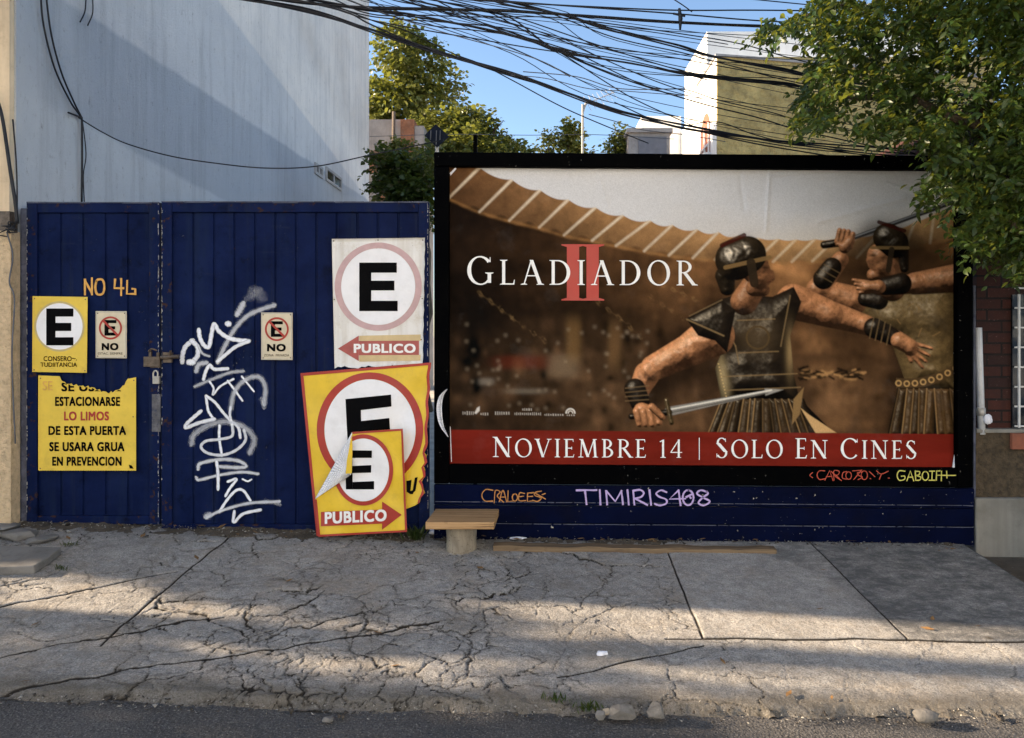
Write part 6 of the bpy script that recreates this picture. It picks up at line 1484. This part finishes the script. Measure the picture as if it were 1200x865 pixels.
GF = [(560, -4), (600, 5), (663, 18), (711, 35), (790, 54), (841, 67), (917, 82), (985, 97)]
bundle(GF, 4, TK_, 'one strand of the upper slanting bundle passing the white house corner', 'strands of the upper slanting bundle', 4, 3.6)
cable([(520, -2), (600, 19), (663, 40), (695, 51), (777, 77), (841, 92), (930, 100)], TH, 'thin cable slanting between the upper and middle bundles')
cable([(500, -2), (560, 12), (600, 22), (647, 56), (711, 85), (765, 104), (828, 123), (885, 137), (960, 158)], TK_, 'dark cable that crosses the olive front of the white house', d0=.1)
cable([(505, 0), (560, 10), (600, 28), (654, 60), (711, 97), (749, 119), (811, 147)], TH, 'thin steep cable ending at the white flank of the house', d0=.2)
cable([(520, 5), (600, 42), (660, 58), (679, 64), (758, 101), (803, 105), (841, 117), (901, 131), (960, 146)], TH, 'thin cable kinking sideways before crossing the olive front')
cable([(613, 84), (676, 90), (727, 104), (803, 104)], TH*.8, 'faint loose cable end hanging level in mid sky', m='cablegrey')
cable([(598, 88), (640, 92), (690, 104), (735, 107), (800, 112)], TH*.7, 'faint grey cable right below the loose cable end', m='cablegrey')
cable([(433, 160), (530, 157.5), (620, 158.5), (700, 158), (790, 163)], TH*.8, 'thin level wire running right from the diamond sign', m='cablegrey', d0=3.0)
cable([(690, 24), (711, 30), (780, 40), (853, 52)], TH*.8, 'thin short cable slanting above the white house roof')
cable([(786, -3), (800, 6), (811, 14)], TH, 'short thin cable dropping into the top bundle beside the splice')
cable([(870, -2), (900, 1), (980, 9), (1040, 16)], TH, 'thin cable at the very top edge beside the tree')
cable([(690, 134), (720, 142), (752, 152), (803, 158), (850, 166)], TH*.8, 'faint thin cable low over the small concrete house', m='cablegrey', d0=.5)
cable([(800, 148), (841, 143), (885, 158), (940, 170)], TH, 'thin cable low across the olive front of the house')
cable([(720, 120), (780, 146), (841, 158), (900, 168), (960, 176)], TH, 'lowest thin cable grazing the top rail of the billboard')
cable([(432, 16), (500, 18), (560, 20), (640, 20), (700, 26), (800, 40), (870, 52), (960, 76)], TH, 'thin cable leaving the level top bundle and sinking right')
cable([(470, -3), (520, 8), (580, 22), (640, 40), (700, 66), (760, 92), (810, 110)], TH*.9, 'thin cable slanting steeply through the middle of the tangle')
cable([(445, 14), (520, 38), (600, 60), (640, 74), (668, 90)], TH*.8, 'short thin cable hanging loose below the middle bundle', m='cablegrey')
cable([(300, -3), (380, 6), (440, 20), (520, 26), (600, 34), (680, 50)]+[(780, 66), (880, 84), (960, 96)], TH, 'thin cable weaving between the level and middle bundles')
cable([(598, 6), (640, 14), (720, 44), (800, 62), (860, 78), (950, 100)], TH, 'thin cable lowest under the upper slanting bundle')
for k, (ya, yb, yc, yd) in enumerate(((-6, 26, 70, 104), (2, 40, 96, 140), (10, 46, 84, 92), (-2, 20, 60, 78), (16, 62, 118, 160), (6, 18, 34, 44), (12, 52, 100, 128), (-8, 10, 48, 88), (4, 33, 58, 70), (9, 30, 88, 134), (-4, 14, 28, 52), (14, 56, 110, 150), (0, 44, 78, 100), (18, 70, 126, 166), (7, 26, 40, 66), (11, 38, 66, 112))):
    cable([(455+(k*23) % 80, ya), (590+(k*17) % 60, yb), (760-(k*13) % 55, yc), (935, yd)], TH*.75, 'one of the finest black wires lost in the middle of the tangle', 'finest wires of the tangle', d0=.15*k)
# splice clamp hanging on the top bundle
b = MB(); D = depth(797); b.tube([P(796, 10, D-.03), P(797.5, 22, D-.03), P(797, 35, D-.03)], [.012, .02, .009], 6); b.tube([P(789, 16, D-.03), P(803, 19, D-.03)], .009, 6)
o = b.build('cable_splice', M['cable']); tag(o, 'small black splice clamp hanging on the level top bundle', 'clamp')
# wires on the side wall and at the front edge
def wallwire(pts, r, label, dx=.03):
    b = MB(); b.tube(catmull([tuple(wall_pt(x, y, dx)) for x, y in pts], 6), r, 5); o = b.build('wall_wire', M['cable'], smooth=True); return tag(o, label, 'wire')
wallwire([(43, -12), (47, 30), (60, 80), (78, 118), (91, 137)], .008, 'black wire running down the side wall, leftmost of the forked pair')
wallwire([(49, -12), (56, 40), (68, 85), (82, 118), (91.5, 137)], .008, 'black wire running down the side wall, second of the forked pair')
wallwire([(92, 137), (92.5, 175), (92, 238)], .009, 'black wire hanging straight down the side wall to the gate')
wallwire([(92.5, 138), (97, 180), (94, 205), (95, 238)], .005, 'thin loose wire hanging beside the straight one on the side wall')
wallwire([(76, 132), (92, 138)], .009, 'stub of wire at the fork on the side wall')
cable([(92, 138), (120, 155), (150, 169), (200, 183), (250, 191), (310, 197), (370, 195), (433, 182), (520, 164)], .006, 'thin wire drooping across the washed blue side wall', 'wires by the side wall', d0=1.4, ext=False)
wallwire([(97, -12), (96, 12), (90, 26)], .006, 'short wire end at the top of the side wall beside the forked pair')
wallwire([(104, -12), (105, 14), (99, 30)], .006, 'second short wire end at the top of the side wall')
b = MB(); b.tube(catmull([tuple(pf(x, y, -.16)) for x, y in [(-6, 108), (2, 135), (7, 165), (12, 200), (18, 238), (20, 262)]], 6), .013, 6); o = b.build('wall_wire', M['cable'], smooth=True); tag(o, 'thick black wire slanting down the cream front edge', 'wire')
b = MB(); b.tube(catmull([tuple(pf(x, y, -.15)) for x, y in [(15, 140), (19, 190), (20, 240), (17, 268)]], 6), .006, 5); o = b.build('wall_wire', M['cable'], smooth=True); tag(o, 'thin black wire beside the thick one on the cream front edge', 'wire')
b = MB(); b.tube(catmull([tuple(pf(x, y, -.14)) for x, y in [(8, 272), (15, 300), (11, 330), (17, 352), (14, 420), (18, 520)]], 6), .006, 5); o = b.build('wall_wire', M['cablegrey'], smooth=True); tag(o, 'grey wire snaking down the rough cream stucco beside the gate', 'wire')
b = MB(); rs = np.random.default_rng(6)
for k in range(8):
    x, y = 8+rs.uniform(-6, 8), 268+rs.uniform(-6, 6); b.tube(catmull([tuple(pf(x+rs.uniform(-8, 8), y+rs.uniform(-6, 6), -.15-rs.uniform(0, .03))) for _ in range(4)], 5), .005, 5)
o = b.build('wire_tangle', M['cable'], smooth=True); tag(o, 'small tangle of wires on the ledge of the cream front edge', 'wire')

# ------------------------------------------------------------------ street trees up the road that dapple the sun
def shade_tree(loc, c, rx, ry, rz, n, thr, seed, label):
    rs = np.random.default_rng(seed); root = thing('street_tree', label, 'tree', loc, 'street trees up the road')
    b = MB(); pts = limb(b, loc, (c[0], c[1], c[2]-rz*.5), .17, .08, rs)
    for k in range(7): limb(b, pts[-2], (c[0]+rs.uniform(-.5, .5)*rx, c[1]+rs.uniform(-.8, .8)*ry, c[2]+rs.uniform(-.6, .7)*rz), .05, .012, rs, .25)
    b.build('trunk', M['bark'], root, smooth=True)
    sp = []
    while len(sp) < n:                       # crown shaped by noise projected along the sun, to streak the light
        e = rs.uniform(-1, 1, 3)
        if e@e > 1: continue
        q = np.array(c)+e*np.array([rx, ry, rz]); t_ = (q[0]-c[0])/SUN_DIR.x
        y, z_ = q[1]-t_*SUN_DIR.y, q[2]-t_*SUN_DIR.z
        if .68*fbm(np.array((y+.42*z_)/.46), np.array(z_/1.15), seed+60, 3)+.32*fbm(np.array((y+.42*z_)/.15), np.array(z_/.36), seed+90, 2) < thr: continue
        h = rs.normal(0, 1, 3); h /= np.linalg.norm(h); sp.append((*q, *h))
    crown(root, np.array(sp), M['leaf'], rs, per=7, lsize=.10, spread=.11, droop=.4, width=1.2)
shade_tree((-11.5, -1.2, -.3), (-11.5, -.55, 3.7), .6, 2.4, 2.4, 2300, .538, 1, 'street tree with low boughs up the road to the left of the gate')
shade_tree((-12.5, -1.3, -.3), (-12.2, .4, 10.6), 1.0, 2.6, 1.9, 1500, .46, 2, 'tall street tree added out of view to shade the upper right-hand foliage')  # added out of view to darken the top of the right-hand tree
# ------------------------------------------------------------------ unseen white block added across the road to bounce sunlight onto the fronts
M['bounce_paint'] = mat('pale_bounce_paint', (.74, .77, .80), .85, .05, 3, .2, 30, .01)
def bounce_block(x, y, w, h, rot, label):
    R_ = Matrix.Rotation(rot, 4, 'Z'); r = thing('bounce_block', label, 'house', (x, y, -.4), None)
    def part(nm, m, x0, x1, y0, y1, z0, z1, par=None):
        b = MB(); b.box(x0, x1, y0, y1, z0, z1); b.v = [tuple(R_ @ Vector(v)+Vector((x, y, -.4))) for v in b.v]; return b.build(nm, m, par or r)
    part('wall', M['bounce_paint'], -w/2, w/2, -7, 0, 0, h); part('roof', M['greyhouse'], -w/2-.2, w/2+.2, -7.2, .2, h+.002, h+.2)
    part('door', M['oldwood'], -.5, .5, .002, .05, 0, 2.1)
    for k in range(int(h//2.8)):
        for xx in (-w*.32, w*.32):
            f = part('window', M['greyhouse'], xx-.6, xx+.6, .003, .08, 1+2.8*k, 2.2+2.8*k); part('pane', M['darkglass'], xx-.52, xx+.52, .081, .09, 1.08+2.8*k, 2.12+2.8*k, f)
bounce_block(2.5, -16.5, 20, 13.0, math.radians(38), 'unseen white block added across the road, angled to bounce sunlight onto the gate')
